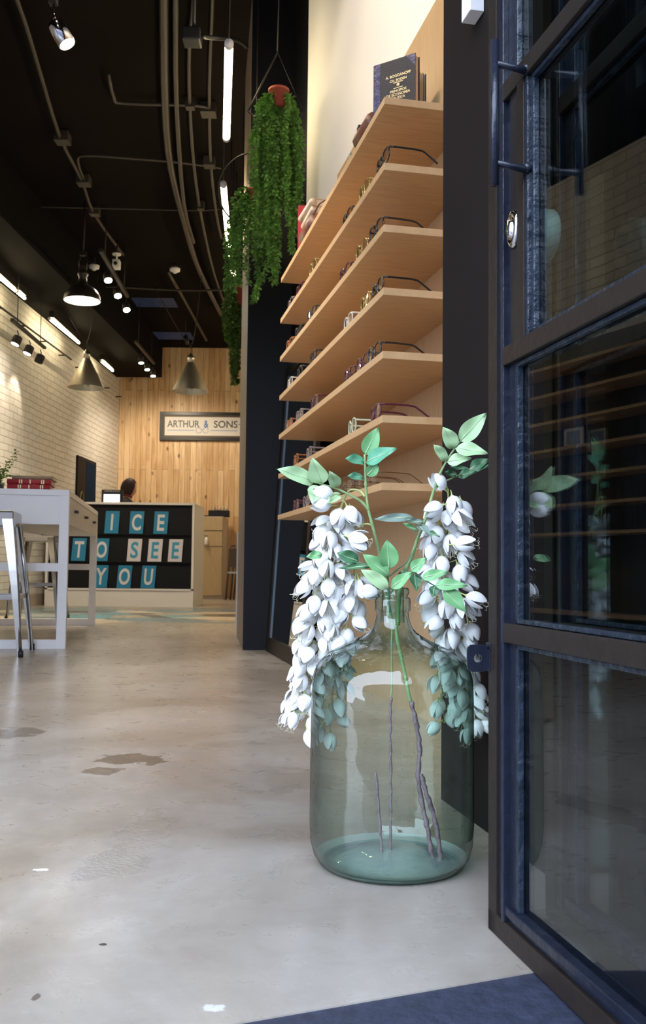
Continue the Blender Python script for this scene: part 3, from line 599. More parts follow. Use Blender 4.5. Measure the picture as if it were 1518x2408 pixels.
def blossom_mesh(kind):
    b = MB()
    L = .036; spread = (.12, .32, .62, .2)[kind]; np_ = (4, 4, 5, 3)[kind]
    for p in range(np_):
        a0 = 2*pi*p/np_+.3*p; tilt = spread*(.75+.5*random.random()); N = 8; Mw = 6; vs = []; wd = (.0275, .0255, .020, .026)[kind]*(.9+.2*random.random())
        for i in range(N+1):
            t = i/N; rad = .0014+(.0122-.0008*(p%2))*sin(pi*min(1, t**.8*.92))**.8+tilt*.016*t*t; z = L*t*(1-.04*p)
            half = wd*sin(pi*(t**.8)*.96+.04)**.6*.5/max(rad, .004)
            half = min(half, 1.45)
            for j in range(Mw+1):
                s_ = (j/Mw-.5)*2; a = a0+half*s_; rr = rad*(1+.03*sin(8*s_+p))
                vs.append((rr*cos(a), rr*sin(a), z-.0015*s_*s_*t))
        fs = [(i*(Mw+1)+j, i*(Mw+1)+j+1, (i+1)*(Mw+1)+j+1, (i+1)*(Mw+1)+j) for i in range(N) for j in range(Mw)]
        b.add(vs, fs, m_petal, True)
    b.lathe([(.0008, -.010), (.0012, -.002), (.0034, .001), (.0038, .004), (.0026, .007)], m_calyx, 10)
    if kind in (1, 2):
        for q in range(4):
            a = q*1.6; b.tube([(0, 0, .01), (.003*cos(a), .003*sin(a), .03), (.006*cos(a), .006*sin(a), .040), (.009*cos(a+.5), .009*sin(a+.5), .042), (.010*cos(a+1), .010*sin(a+1), .039)], .00035, m_stemwhite, 4)
    me = b.build('blossom'); dd = me.data; bpy.data.objects.remove(me); return dd
BL = [blossom_mesh(k) for k in (0, 1, 2, 3)]
def put_blossom(parent, pos, direction, kind, sc=1.0, roll=0):
    o = bpy.data.objects.new('blossom', BL[kind]); COL.objects.link(o); o.parent = parent
    q = Vector(direction).to_track_quat('Z', 'Y').to_matrix().to_4x4() @ Matrix.Rotation(roll, 4, 'Z') @ Matrix.Scale(sc, 4)
    q.translation = pos; o.matrix_local = q; return o
def raceme(parent, org, path, n, wid, sc=1.0, seed=1, extra=()):
    """path: list of (px, py, depth); blossoms hang around it; wid(t) = half width in metres"""
    rnd = random.Random(seed); pts = smoothpath([at(x, y, d) for x, y, d in path], 5); b = MB()
    b.tube([p-org for p in pts], .0014, m_ped, 6, radii=[.0017*(1-.6*i/len(pts)) for i in range(len(pts))])
    cum = [0]
    for i in range(1, len(pts)): cum.append(cum[-1]+(pts[i]-pts[i-1]).length)
    items = []
    for k in range(n):
        t = .04+.94*k/(n-1); s_ = t*cum[-1]; i = next(i for i in range(len(cum)) if cum[i] >= s_); p = pts[i]
        a = k*2.399+rnd.uniform(-.3, .3); wv = wid(t)*rnd.uniform(.45, 1.0)
        off = Vector((cos(a)*wv, sin(a)*wv*.55, 0)); e = p+off+Vector((0, 0, rnd.uniform(-.006, .004)))
        dn = Vector((cos(a)*.38, sin(a)*.3, -1)).normalized()
        if k % 4 == 1: dn = Vector((cos(a)*.9, -abs(sin(a))*.5, -.75)).normalized()
        items.append((e, dn, rnd.choice((0, 0, 3, 1, 2)) if k % 5 else 1, sc*rnd.uniform(.92, 1.12)*(1-.35*max(0, t-.8)*2), p))
    for (x, y, d, dx, dz, kd) in extra: items.append((at(x, y, d), Vector((dx, -.15, dz)).normalized(), kd, sc, None))
    for e, dn, kd, s_, p in items:
        if p is not None: b.tube([p-org, (p+e)/2-org+Vector((0, 0, .004)), e-org-dn*.008], .0007, m_ped, 5)
    r = b.build('raceme', parent)
    for e, dn, kd, s_, p in items: put_blossom(r, e-org, dn, kd, s_, rnd.uniform(0, 6))
    return r
def stem_tube(parent, org, path, r0, r1, m=None, name='stem'):
    pts = smoothpath([at(x, y, d) for x, y, d in path], 5); N = len(pts); b = MB()
    b.tube([p-org for p in pts], r0, m or m_stem, 10, radii=[(r0+(r1-r0)*i/(N-1))*(1.12 if i % 9 == 4 else 1) for i in range(N)]); return b.build(name, parent)
org = CB+Vector((0, 0, .46))
wl = thing('wisteria_spray', org, 'left artificial white wisteria spray arching from the demijohn neck', 'artificial flowers')
stem_tube(wl, org, [(925, 1480, 1.64), (908, 1400, 1.635), (898, 1340, 1.63), (889, 1290, 1.62), (878, 1245, 1.61), (866, 1200, 1.605), (860, 1150, 1.60), (858, 1100, 1.60), (857, 1069, 1.60)], .0037, .0019)
stem_tube(wl, org, [(866, 1200, 1.605), (850, 1180, 1.602), (822, 1164, 1.6), (795, 1151, 1.6), (765, 1141, 1.6), (738, 1133, 1.6)], .0025, .0012, name='side_stem')
stem_tube(wl, org, [(857, 1168, 1.60), (848, 1156, 1.605), (832, 1151, 1.61), (818, 1156, 1.62), (808, 1175, 1.63)], .0018, .0016, m_ped, 'flower_stalk')
stem_tube(wl, org, [(876, 1236, 1.61), (862, 1232, 1.62), (842, 1238, 1.63), (829, 1256, 1.64), (826, 1290, 1.66), (835, 1330, 1.67)], .0018, .0012, m_ped, 'flower_stalk')
for bs, tp, wd, mi, tw in (((738, 1134), (650, 1103), 42, 0, .2), ((757, 1137), (733, 1077), 46, 0, -.3), ((793, 1145), (773, 1108), 31, 0, -.2), ((747, 1143), (734, 1184), 40, 0, 0), ((800, 1162), (768, 1184), 26, 0, 0),
                           ((858, 1069), (889, 1005), 40, 1, .2), ((860, 1088), (932, 1054), 38, 2, 0), ((855, 1086), (811, 1079), 30, 2, 0), ((862, 1118), (891, 1086), 30, 1, .5), ((853, 1124), (816, 1120), 23, 2, 0)):
    leaf(wl, bs, tp, wd, LM[mi], 1.60, 1.57 if mi != 1 else 1.59, tw, org=org)
raceme(wl, org, [(808, 1175, 1.63), (797, 1210, 1.64), (785, 1260, 1.65), (771, 1320, 1.665), (764, 1380, 1.68), (757, 1440, 1.70), (745, 1500, 1.73), (726, 1570, 1.76), (713, 1630, 1.77), (703, 1685, 1.77)], 78,
       lambda t: .024+.010*sin(pi*min(t*1.4, 1)), 1.0, 11, extra=((783, 1162, 1.59, -1, .05, 0), (778, 1188, 1.59, -1, .08, 0), (800, 1195, 1.6, -.3, -1, 0), (815, 1190, 1.6, .5, -1, 0), (818, 1262, 1.6, .9, -.25, 2), (826, 1262, 1.6, .8, -.7, 0), (728, 1640, 1.77, .2, -1, 0), (722, 1715, 1.77, .4, -1, 3)))
raceme(wl, org, [(835, 1330, 1.67), (828, 1380, 1.68), (822, 1430, 1.69), (812, 1480, 1.70), (800, 1525, 1.74), (785, 1600, 1.80), (778, 1680, 1.82), (775, 1720, 1.82)], 24, lambda t: .016+.004*t, 1.0, 5,
       extra=((834, 1360, 1.66, -.25, -1, 3), (843, 1362, 1.66, .35, -1, 3), (846, 1388, 1.65, 1, -.1, 1)))
wr = thing('wisteria_spray', org, 'right artificial white wisteria spray leaning over the demijohn towards the door', 'artificial flowers')
stem_tube(wr, org, [(935, 1470, 1.64), (938, 1400, 1.635), (952, 1345, 1.63), (967, 1310, 1.62), (982, 1265, 1.61), (998, 1225, 1.60), (1010, 1185, 1.595), (1022, 1145, 1.59), (1036, 1110, 1.585), (1055, 1075, 1.58), (1081, 1038, 1.575)], .0040, .0016)
stem_tube(wr, org, [(1024, 1148, 1.59), (1040, 1135, 1.60), (1060, 1126, 1.61), (1080, 1117, 1.62), (1102, 1104, 1.64), (1128, 1098, 1.66)], .0019, .0010, name='side_stem')
stem_tube(wr, org, [(1030, 1132, 1.59), (1042, 1133, 1.60), (1050, 1145, 1.61), (1053, 1165, 1.62)], .0014, .0012, m_ped, 'flower_stalk')
for bs, tp, wd, mi, tw, dd in (((1081, 1038), (1144, 971), 44, 0, .2, 1.575), ((1069, 1054), (1040, 1004), 38, 0, -.2, 1.575), ((1070, 1055), (1146, 1066), 37, 0, 0, 1.56), ((1049, 1084), (1018, 1045), 28, 0, 0, 1.58), ((1051, 1087), (1108, 1077), 30, 0, .3, 1.57),
                               ((1074, 1119), (1044, 1110), 19, 3, 0, 1.62), ((1076, 1121), (1120, 1108), 21, 3, 0, 1.63), ((1102, 1105), (1152, 1094), 24, 3, 0, 1.64), ((1104, 1103), (1150, 1080), 28, 3, .2, 1.64), ((1102, 1104), (1056, 1098), 13, 3, 0, 1.64),
                               ((971, 1217), (878, 1221), 22, 4, 1.2, 1.59), ((996, 1230), (951, 1222), 15, 4, 1., 1.59), ((978, 1235), (1015, 1262), 27, 4, .9, 1.59), ((981, 1249), (946, 1230), 14, 1, .5, 1.59), ((1002, 1252), (1034, 1262), 14, 3, .3, 1.60)):
    leaf(wr, bs, tp, wd, LM[mi], dd, dd-.015, tw, org=org)
raceme(wr, org, [(1053, 1150, 1.61), (1053, 1190, 1.62), (1046, 1240, 1.63), (1043, 1290, 1.64), (1046, 1350, 1.65), (1052, 1410, 1.66), (1062, 1470, 1.69), (1073, 1530, 1.74), (1087, 1590, 1.78), (1104, 1650, 1.80), (1118, 1710, 1.80)], 76,
       lambda t: .022+.013*sin(pi*min(t*1.3, 1)), 1.0, 23, extra=((1045, 1150, 1.6, -.3, .3, 3), (1062, 1165, 1.6, .2, -1, 1), (1040, 1188, 1.59, -.9, -.4, 0), (1065, 1195, 1.6, .6, -.8, 2), (1068, 1280, 1.6, 1, .05, 1), (1115, 1662, 1.79, .9, -.5, 3), (1115, 1690, 1.79, .2, -1, 0), (1095, 1400, 1.62, .9, -.4, 1)))
raceme(wr, org, [(1048, 1500, 1.76), (1042, 1560, 1.80), (1038, 1620, 1.82), (1045, 1700, 1.82)], 10, lambda t: .018, 1.0, 31)
wn = thing('foliage_sprig', org, 'short leafy green sprig filling the demijohn neck between the wisteria sprays', 'artificial leaves')
stem_tube(wn, org, [(916, 1440, 1.62), (913, 1390, 1.61), (912, 1355, 1.60), (914, 1335, 1.595)], .0016, .0010, LM[3])
stem_tube(wn, org, [(918, 1395, 1.61), (950, 1350, 1.60), (972, 1346, 1.595), (995, 1362, 1.59), (1022, 1378, 1.585), (1042, 1388, 1.58)], .0014, .0009, LM[3], 'side_stem')
stem_tube(wn, org, [(912, 1360, 1.60), (890, 1340, 1.60), (862, 1328, 1.60), (835, 1322, 1.61), (800, 1325, 1.61)], .0013, .0008, LM[3], 'side_stem')
stem_tube(wn, org, [(915, 1355, 1.60), (935, 1338, 1.60), (955, 1322, 1.60), (975, 1290, 1.60)], .0013, .0009, LM[3], 'side_stem')
for bs, tp, wd, mi, tw, dd in (((914, 1337), (909, 1269), 47, 1, .1, 1.59), ((912, 1354), (852, 1303), 38, 1, 0, 1.59), ((912, 1384), (847, 1339), 34, 0, 0, 1.58), ((919, 1383), (969, 1345), 29, 1, 0, 1.59), ((965, 1342), (1003, 1312), 28, 1, 0, 1.59), ((992, 1360), (1054, 1344), 26, 1, 0, 1.58),
                               ((1022, 1376), (1099, 1377), 29, 1, .2, 1.57), ((1042, 1388), (1094, 1438), 40, 1, .1, 1.57), ((973, 1349), (979, 1390), 28, 3, .2, 1.6), ((1021, 1379), (1017, 1404), 24, 3, 0, 1.59), ((873, 1332), (791, 1336), 13, 3, .2, 1.6), ((842, 1321), (791, 1300), 34, 3, 0, 1.62), ((757, 1304), (719, 1310), 22, 1, .2, 1.60), ((945, 1345), (950, 1345), 24, 3, 0, 1.62)):
    leaf(wn, bs, tp, wd, LM[mi], dd, dd-.01, tw, org=org)
# stems inside the bottle
def inner(parent, path, r):
    pts = smoothpath([at(x, y, d) for x, y, d in path], 6); N = len(pts); b = MB()
    b.tube([p-org+Vector((.0008*sin(i*2.1), 0, 0)) for i, p in enumerate(pts)], r, m_brstem, 8, radii=[r*(1+.25*sin(i*1.7)*sin(i*.6)) for i in range(N)]); return b.build('lower_stem', parent, label='mauve brown stem inside the bottle')
stem_tube(wl, org, [(922, 1470, 1.64), (920, 1520, 1.64), (921, 1600, 1.64), (919, 1640, 1.64)], .0016, .0016, m_stem)
inner(wl, [(919, 1640, 1.64), (917, 1700, 1.64), (918, 1800, 1.64), (918, 1900, 1.63), (917, 1990, 1.62), (915, 2040, 1.61), (907, 2058, 1.61), (900, 2040, 1.61), (896, 1990, 1.61), (890, 1900, 1.61), (883, 1815, 1.61)], .0024)
stem_tube(wr, org, [(930, 1470, 1.64), (935, 1510, 1.64), (948, 1570, 1.64), (960, 1630, 1.64), (965, 1650, 1.64)], .0034, .0030, m_stem)
inner(wr, [(966, 1650, 1.64), (978, 1700, 1.64), (986, 1760, 1.64), (983, 1830, 1.63), (992, 1890, 1.63), (1005, 1950, 1.62), (1015, 2010, 1.62), (1026, 2045, 1.62), (1034, 2040, 1.62), (1032, 1990, 1.62), (1020, 1920, 1.62), (1000, 1860, 1.62), (990, 1820, 1.625)], .0040)

# ------------------------------------------------------------------ table
def frame_of(p, rz): return Matrix.Translation(p) @ Matrix.Rotation(rz, 4, 'Z')
TP = gr(153, 1526); TR = R(9.2); TL = 2.33; TW = 1.15; THt = .955
tb = thing('high_table', (TP.x, TP.y, 0), 'high white table with drawers and square loop legs beside the metal stools', 'table', rz=TR)
b = MB(); b.box((-TW, 0, THt-.036), (0, TL, THt), m_wtable, bev=.0015); b.build('table_top', tb)
for y in (0.002, TL-.057):
    b = MB(); a = .055
    for p, q in (((-a, y, 0), (0, y+a, THt-.036)), ((-TW, y, 0), (-TW+a, y+a, THt-.036)), ((-TW+a, y, 0), (-a, y+a, .054)), ((-TW+a, y, .462), (-a, y+a, .512))): b.box(p, q, m_wtable, bev=.001)
    b.build('leg_frame', tb)
b = MB(); b.box((-TW+.055, .01, .745), (-.055, .03, THt-.036), m_wtable); b.box((-TW+.055, TL-.03, .745), (-.055, TL-.01, THt-.036), m_wtable); b.box((-TW+.01, .057, .745), (-.45, TL-.057, .76), m_wtable); b.build('apron', tb)
for k in range(3):
    y = .058+k*.74; b = MB(); b.box((-.4, y, .748), (-.002, y+.735, THt-.040), mat('drawer_front', (.66, .62, .60), .4), bev=.001); dw = b.build('drawer', tb)
    b = MB(); yy = y+.33; b.box((-.002, yy-.035, .835), (.022, yy+.035, .852), m_black, bev=.002); b.build('drawer_handle', dw)
# items on the table
def on_table(k, x, y, rz, z=0): k.location = frame_of((TP.x, TP.y, 0), TR) @ Vector((x, y, THt+z)); k.rotation_euler.z = TR+rz; return k
b = MB(); b.box((-.42, 0, 0), (0, .33, .004), m_black); k = tag(b.build('magazine'), 'black magazine lying flat under the red books on the white table', 'magazine'); on_table(k, -.12, .10, .02)
for i, (z, w_, t, lab, cv) in enumerate(((.0045, .25, .030, 'lower red hardback in the stack on the white table', m_redc), (.035, .26, .033, 'upper red hardback with gilt spine marks in the stack on the white table', m_redc), (.0685, .24, .022, 'worn buff open-covered book topmost of the stack on the white table', mat('worn_buff_cover', (.36, .27, .18), .7)))):
    k = flatbook(.20, w_, t, cv, lab, m_page); on_table(k, -.125+.005*i, .10+.012*i, pi/2-.03*(i-1), z)
    if i < 2:
        b = MB()
        for q in (.04, .052, .12, .17, .182): b.box((-t/2-.0012, q, .004), (-.0005-t/2+.0003, q+.006, t-.004), m_gold)
        b.build('gilt_bands', k)
b = MB(); b.box((0, 0, 0), (.20, .25, .006), mat('kraft_card', (.52, .38, .2), .7)); k = tag(b.build('kraft_card'), 'thin brown card on the corner of the white table', 'card'); on_table(k, -.215, .32, .05)
def sprig(mb, p, d, L, m, n=18, lw=.012, droop=0, rnd=random):
    pts = [p.copy()]; q = p.copy(); dd = d.normalized()
    for i in range(n):
        dd = (dd+Vector((rnd.uniform(-.12, .12), rnd.uniform(-.12, .12), -droop))).normalized(); q = q+dd*(L/n); pts.append(q.copy())
    mb.tube(pts, .001, m, 4)
    for i, q in enumerate(pts[1:]):
        for s_ in range(3):
            a = rnd.uniform(0, 6.28); e = Vector((cos(a), sin(a), rnd.uniform(-.2, .7))).normalized(); l_ = lw*rnd.uniform(.7, 1.4); sd = e.cross(Vector((rnd.uniform(-1, 1), rnd.uniform(-1, 1), 1))).normalized()*(l_*.3)
            mb.add([q, q+e*l_*.5+sd, q+e*l_, q+e*l_*.5-sd], [(0, 1, 2, 3)], m)
m_fern = mat('fern_green', (.20, .32, .05), .6, vary=.3, scale=20)
pt = thing('potted_fern', (0, 0, 0), 'small feathery green fern in a glass pot on the white table', 'potted plant'); on_table(pt, -.50, .5, 0)
b = MB(); b.lathe([(.03, 0), (.035, .03), (.04, .075), (.036, .075), (.03, .01), (0, .01)], mat('dark_glass_pot', (.10, .10, .10), .15), 20); b.build('pot', pt)
rr = random.Random(3)
for i in range(13):
    a = rr.uniform(0, 6.28); b = MB(); sprig(b, Vector((0, 0, .06)), Vector((cos(a)*.55, sin(a)*.5, 1)), rr.uniform(.14, .26), m_fern, 12, .022, .03 if i % 3 else .12, rr); b.build('frond', pt)

# ------------------------------------------------------------------ metal stools
def stool(loc, rz, label, src=None):
    if src: s_ = dup(src); s_.location = loc; s_.rotation_euler.z = rz; return tag(s_, label, 'stool', 'metal stools at the high table')
    s_ = thing('metal_stool', loc, label, 'stool', 'metal stools at the high table', rz)
    H = .80; a = .155
    b = MB(); b.box((-a, -a, H-.022), (a, a, H), m_bmetal, bev=.010); b.box((-a-.004, -a-.004, H-.085), (a+.004, -a+.012, H-.006), m_bmetal, bev=.006); b.box((-a-.004, a-.012, H-.085), (a+.004, a+.004, H-.006), m_bmetal, bev=.006)
    b.box((-a-.004, -a, H-.085), (-a+.012, a, H-.006), m_bmetal, bev=.006); b.box((a-.012, -a, H-.085), (a+.004, a, H-.006), m_bmetal, bev=.006); b.build('seat', s_)
    for sx in (-1, 1):
        for sy in (-1, 1):
            T0 = Vector((sx*a, sy*a, H-.02)); B0 = Vector((sx*.235, sy*.245, 0)); b = MB()
            # folded sheet leg: two tapering flanges
            n = 10
            for fx, fy in ((1, 0), (0, 1)):
                vs = []
                for i in range(n+1):
                    t = i/n; p = T0.lerp(B0, t)+Vector((sx, sy, 0))*(.008*sin(pi*t)); wd = .062*(1-t)+.022*t
                    q = p-Vector((sx*wd*fx, sy*wd*fy, 0))
                    inn = Vector((sx*.006*fy, sy*.006*fx, 0)); vs += [p, q, q-inn, p-inn]
                fs = []
                for i in range(n):
                    o_ = i*4
                    for j in range(4): fs.append((o_+j, o_+(j+1) % 4, o_+4+(j+1) % 4, o_+4+j))
                fs += [(0, 1, 2, 3), (n*4, n*4+3, n*4+2, n*4+1)]
                b.add(vs, fs, m_bmetal, False)
            b.tube([T0.lerp(B0, .08)-Vector((sx, sy, 0))*.012, T0.lerp(B0, .5)-Vector((sx, sy, 0))*.006, B0+Vector((-sx*.008, -sy*.008, .03))], .010, m_bmetal, 10)
            lg = b.build('leg', s_)
            b = MB(); b.cyl(B0+Vector((-sx*.006, -sy*.006, 0)), B0+Vector((-sx*.006, -sy*.006, .035)), .014, m_black, 12); b.build('rubber_foot', lg)
    for sx, sy, z in ((0, -1, .32), (0, 1, .32), (-1, 0, .32), (1, 0, .32)):
        t = 1-z/(H-.02); ex = a+(.235-a)*t-.008; ey = a+(.245-a)*t-.008; b = MB()
        if sx == 0: b.box((-ex, sy*ey-.003, z-.012), (ex, sy*ey+.003, z+.012), m_bmetal, bev=.001)
        else: b.box((sx*ex-.003, -ey, z-.012), (sx*ex+.003, ey, z+.012), m_bmetal, bev=.001)
        b.build('brace', s_)
    return s_
st = stool((-1.895, 5.352, 0), R(9.8), 'shiny galvanised metal stool standing before the near end of the white table')
stool((-2.63, 8.80, 0), R(4), 'metal stool beyond the far end of the white table, seen between its legs', st)

# ------------------------------------------------------------------ reception counter
CY = 11.687; CX1 = -1.59; CX0 = -3.42; CHt = 1.287; CD = .95
ct = thing('reception_counter', (0, CY, 0), 'white reception counter with black letter board front at the back of the shop', 'counter')
b = MB(); b.box((CX0, .06, 0), (CX1, CD, CHt-.02), m_wcounter); b.box((CX0, 0, CHt-.026), (CX1, CD, CHt), m_wcounter); b.box((CX1-.028, 0, 0), (CX1, .07, CHt-.02), m_wcounter); b.box((CX0, 0, 0), (CX0+.028, .07, CHt-.02), m_wcounter)
b.box((CX0, .015, 0), (CX1-.001, .06, .20), m_wcounter); b.box((CX0, 0, .20), (CX1, .06, .222), m_wcounter); b.build('body', ct)
b = MB(); b.box((CX0+.028, .048, .222), (CX1-.028, .062, CHt-.026), m_board); b.build('letter_board', ct)
for z in (.895, .552, .222):
    b = MB(); b.box((CX0+.028, .006, z-.008 if z > .3 else z), (CX1-.028, .05, z+.004), m_board); b.build('ledge', ct)
m_cyan = mat('bright_blue_card', (.010, .20, .38), .35); m_wcard = mat('white_card', (.60, .56, .60), .4); m_wlet = mat('pale_letter', (.62, .60, .62), .5); m_blet = mat('blue_letter', (.03, .26, .44), .5)
rows = ((1226, .900, (('I', 262), ('C', 320), ('E', 377))), (1292, .557, (('T', 184), ('O', 237), ('S', 314.5), ('E', 363), ('E', 411))), (1358, .227, (('Y', 235), ('O', 290.5), ('U', 347))))
RN = ('top', 'middle', 'bottom'); cnt = 0
for ri, (py, zb, ls) in enumerate(rows):
    for li, (ch, px) in enumerate(ls):
        wc = ri == 1 and li >= 2; x = at(px, py, CY+.02).x; c = thing('letter_card', (x, CY+.014, zb), None, None, 'letter cards on the counter front')
        pos = {('E', 363): 'middle', ('E', 411): 'last'}.get((ch, px), '')
        tag(c, '%s card with the %sletter %s on the %s row of the counter board' % ('white' if wc else 'blue', (pos+' ') if pos else ('white ' if not wc else 'blue '), ch, RN[ri]), 'letter card')
        wd, hg = .172, .282; T = Matrix.Rotation(-.10, 4, 'X') @ Matrix(((1, 0, .045+.01*((li*3+ri) % 3-1), 0), (0, 1, 0, 0), (0, 0, 1, 0), (0, 0, 0, 1)))
        b = MB(); b.box((-wd/2, 0, 0), (wd/2, .003, hg), m_wcard if wc else m_cyan, T); b.build('card', c)
        me = text_mesh(ch, .27, .001, .006); xs = [v.co.x for v in me.vertices]; ys = [v.co.y for v in me.vertices]; w0 = max(xs)-min(xs); h0 = max(ys)-min(ys); cxx = (max(xs)+min(xs))/2; cyy = (max(ys)+min(ys))/2
        tw = {'I': .026, 'C': .115, 'E': .088, 'T': .115, 'O': .135, 'S': .095, 'Y': .13, 'U': .105}[ch]
        T2 = T @ Matrix.Translation((0, -.0022, hg*.5)) @ Matrix.Rotation(pi/2, 4, 'X') @ Matrix.Diagonal((tw/w0, .205/h0, 1, 1)) @ Matrix.Translation((-cxx, -cyy, 0))
        b = MB(); b.merge_mesh(me, m_blet if wc else m_wlet, T2); b.build('letter', c)
# display stand with lit screen
p = at(262, 1182, CY+.35)
dv = thing('payment_display', (p.x, CY+.35, CHt), 'black display stand with a lit white screen on the counter', 'screen')
b = MB(); b.box((-.135, .02, 0), (.14, .05, .185), m_black, bev=.004); b.box((-.09, -.06, 0), (.1, .03, .012), m_black); b.box((-.105, -.0, .012), (.115, .022, .135), m_black, bev=.003); b.build('housing', dv)
b = MB(); b.box((-.100, -.004, .020), (.105, -.001, .125), emis('lit_screen', (.80, .82, 1), 1.0)); b.build('screen', dv)
b = MB(); b.merge_mesh(text_mesh('ARTHUR & SONS', .026, 0, .0005), m_wlet, Matrix.Translation((0, .0185, .165)) @ Matrix.Rotation(pi/2, 4, 'X')); b.build('lettering', dv)

# ------------------------------------------------------------------ person behind the counter
def skin_obj(name, verts, edges, radii, m, parent, levels=2):
    me = bpy.data.meshes.new(name); me.from_pydata(verts, edges, []); o = bpy.data.objects.new(name, me); COL.objects.link(o); o.parent = parent
    md = o.modifiers.new('skin', 'SKIN'); md.use_smooth_shade = True; 
    for i, sv in enumerate(me.skin_vertices[0].data): sv.radius = (radii[i] if isinstance(radii[i], tuple) else (radii[i], radii[i])); sv.use_root = (i == 0)
    ss = o.modifiers.new('sub', 'SUBSURF'); ss.levels = levels; ss.render_levels = levels; me.materials.append(m)
    dg = bpy.context.evaluated_depsgraph_get(); nm = bpy.data.meshes.new_from_object(o.evaluated_get(dg)); o.modifiers.clear(); o.data = nm
    for p_ in nm.polygons: p_.use_smooth = True
    if not nm.materials: nm.materials.append(m)
    return o
hp_ = at(300, 1150, 13.0)
pe = thing('person', (hp_.x-.03, 13.0, 0), 'person with dark red bobbed hair in a black top looking down behind the counter', 'person')
m_skin = mat('skin', (.55, .32, .24), .5); m_hair = mat('dark_red_hair', (.026, .006, .008), .6, vary=.5, scale=40, stretch=(8, 8, 1)); m_top = mat('black_top', (.015, .012, .018), .7); m_mag = mat('magenta_collar', (.20, .015, .06), .6)
hz = hp_.z-.0
# body: pelvis root, spine, neck, arms, hands, legs; facing +x, head bowed
sk = [(0, 0, .88), (0, 0, 1.05), (.01, 0, 1.25), (.0, 0, hz-.20), (.03, 0, hz-.12), (.045, 0, hz-.05)]; ed = [(0, 1), (1, 2), (2, 3), (3, 4), (4, 5)]; rd = [(.15, .12), (.13, .105), (.16, .11), (.10, .075), .05, .05]
for s_ in (-1, 1):
    i0 = len(sk); sk += [(0, s_*.16, hz-.25), (.04, s_*.20, hz-.50), (.26, s_*.15, hz-.53), (.34, s_*.13, hz-.53)]; rd += [.055, .045, .032, .028]; ed += [(3, i0), (i0, i0+1), (i0+1, i0+2), (i0+2, i0+3)]
    for f in range(4):
        j = len(sk); sk += [(.40, s_*(.10+.02*f), hz-.535), (.43-.004*abs(f-1.5), s_*(.10+.02*f), hz-.55)]; rd += [.009, .008]; ed += [(i0+3, j), (j, j+1)]
    j = len(sk); sk += [(.36, s_*.09, hz-.545)]; rd += [.009]; ed += [(i0+3, j)]
    j = len(sk); sk += [(0, s_*.09, .80), (.01, s_*.10, .47), (-.01, s_*.10, .08), (.12, s_*.11, .035)]; rd += [.085, .055, .04, .035]; ed += [(0, j), (j, j+1), (j+1, j+2), (j+2, j+3)]
bo = skin_obj('body', sk, ed, rd, m_skin, pe)
# head joined into the body mesh
hb = MB(); HC = Vector((.055, 0, hz+.015)); HT = Matrix.Translation(HC) @ Matrix.Rotation(.35, 4, 'Y')
vs = []; NR, NS = 16, 20
for i in range(NR+1):
    ph = pi*i/NR
    for k in range(NS):
        a = 2*pi*k/NS; x = sin(ph)*cos(a); y = sin(ph)*sin(a); z = cos(ph); X = x*.094; Y = y*.074; Z = z*.115
        if z < 0: X = X*(1+.32*z*z)+.018*z*z; Y *= (1+.45*z)**.6 if z > -.99 else .5
        if x > .75 and abs(y) < .3:
            X += .020*math.exp(-((z+.12)/.16)**2-(y/.14)**2)+.007*math.exp(-((z+.48)/.10)**2-(y/.3)**2)-.006*math.exp(-((z-.08)/.12)**2)
        vs.append(HT @ Vector((X, Y, Z)))
fs = [(i*NS+k, i*NS+(k+1) % NS, (i+1)*NS+(k+1) % NS, (i+1)*NS+k) for i in range(NR) for k in range(NS)]
hb.add(vs, fs, m_skin, True)
for s_ in (-1, 1): hb.sphere((0, 0, 0), .016, m_skin, (1, .5, 1.6), 10, HT @ Matrix.Translation((-.005, s_*.073, -.005)))
hb.merge_mesh(bo.data, m_skin); bpy.data.objects.remove(bo); ob = hb.build('body', pe)
for p_ in ob.data.polygons: p_.use_smooth = True
hr = MB(); vs = []; ok = []
for i in range(NR+1):
    ph = pi*i/NR
    for k in range(NS):
        a = 2*pi*k/NS; x = sin(ph)*cos(a); y = sin(ph)*sin(a); z = cos(ph); r_ = 1.17+.03*sin(k*3+i); vs.append(HT @ Vector((x*.094*r_-.012, y*.074*r_*1.05, z*.115*r_ if z > -.2 else z*.135)))
fs = []
for i in range(NR):
    for k in range(NS):
        a = 2*pi*(k+.5)/NS; z = cos(pi*(i+.5)/NR)
        if cos(a) < .86 or z > .45+.3*max(0, cos(a)): fs.append((i*NS+k, i*NS+(k+1) % NS, (i+1)*NS+(k+1) % NS, (i+1)*NS+k))
hr.add(vs, fs, m_hair, True)
hr.sphere((0, 0, 0), .07, m_hair, (.75, 1.0, 1.05), 14, HT @ Matrix.Translation((-.045, 0, -.06)))
hr.build('hair', pe)
tk = [(0, 0, .86), (0, 0, 1.05), (.01, 0, 1.25), (.0, 0, hz-.165), (.022, 0, hz-.10)]; te = [(0, 1), (1, 2), (2, 3), (3, 4)]; tr_ = [(.165, .135), (.14, .115), (.17, .12), (.130, .105), (.072, .07)]
for s_ in (-1, 1):
    i0 = len(tk); tk += [(0, s_*.16, hz-.235), (.04, s_*.20, hz-.50), (.24, s_*.155, hz-.53)]; tr_ += [.076, .056, .042]; te += [(3, i0), (i0, i0+1), (i0+1, i0+2)]
skin_obj('sweater', tk, te, tr_, m_top, pe)
b = MB(); b.tube([(.025+.062*cos(a), .058*sin(a), hz-.09-.02*cos(a)) for a in [2*pi*k/20 for k in range(20)]], .014, m_mag, 8, closed=True); b.build('collar', pe)
tk = [(0, 0, .90), (0, 0, .84)]; te = [(0, 1)]; tr_ = [(.165, .135), (.16, .13)]
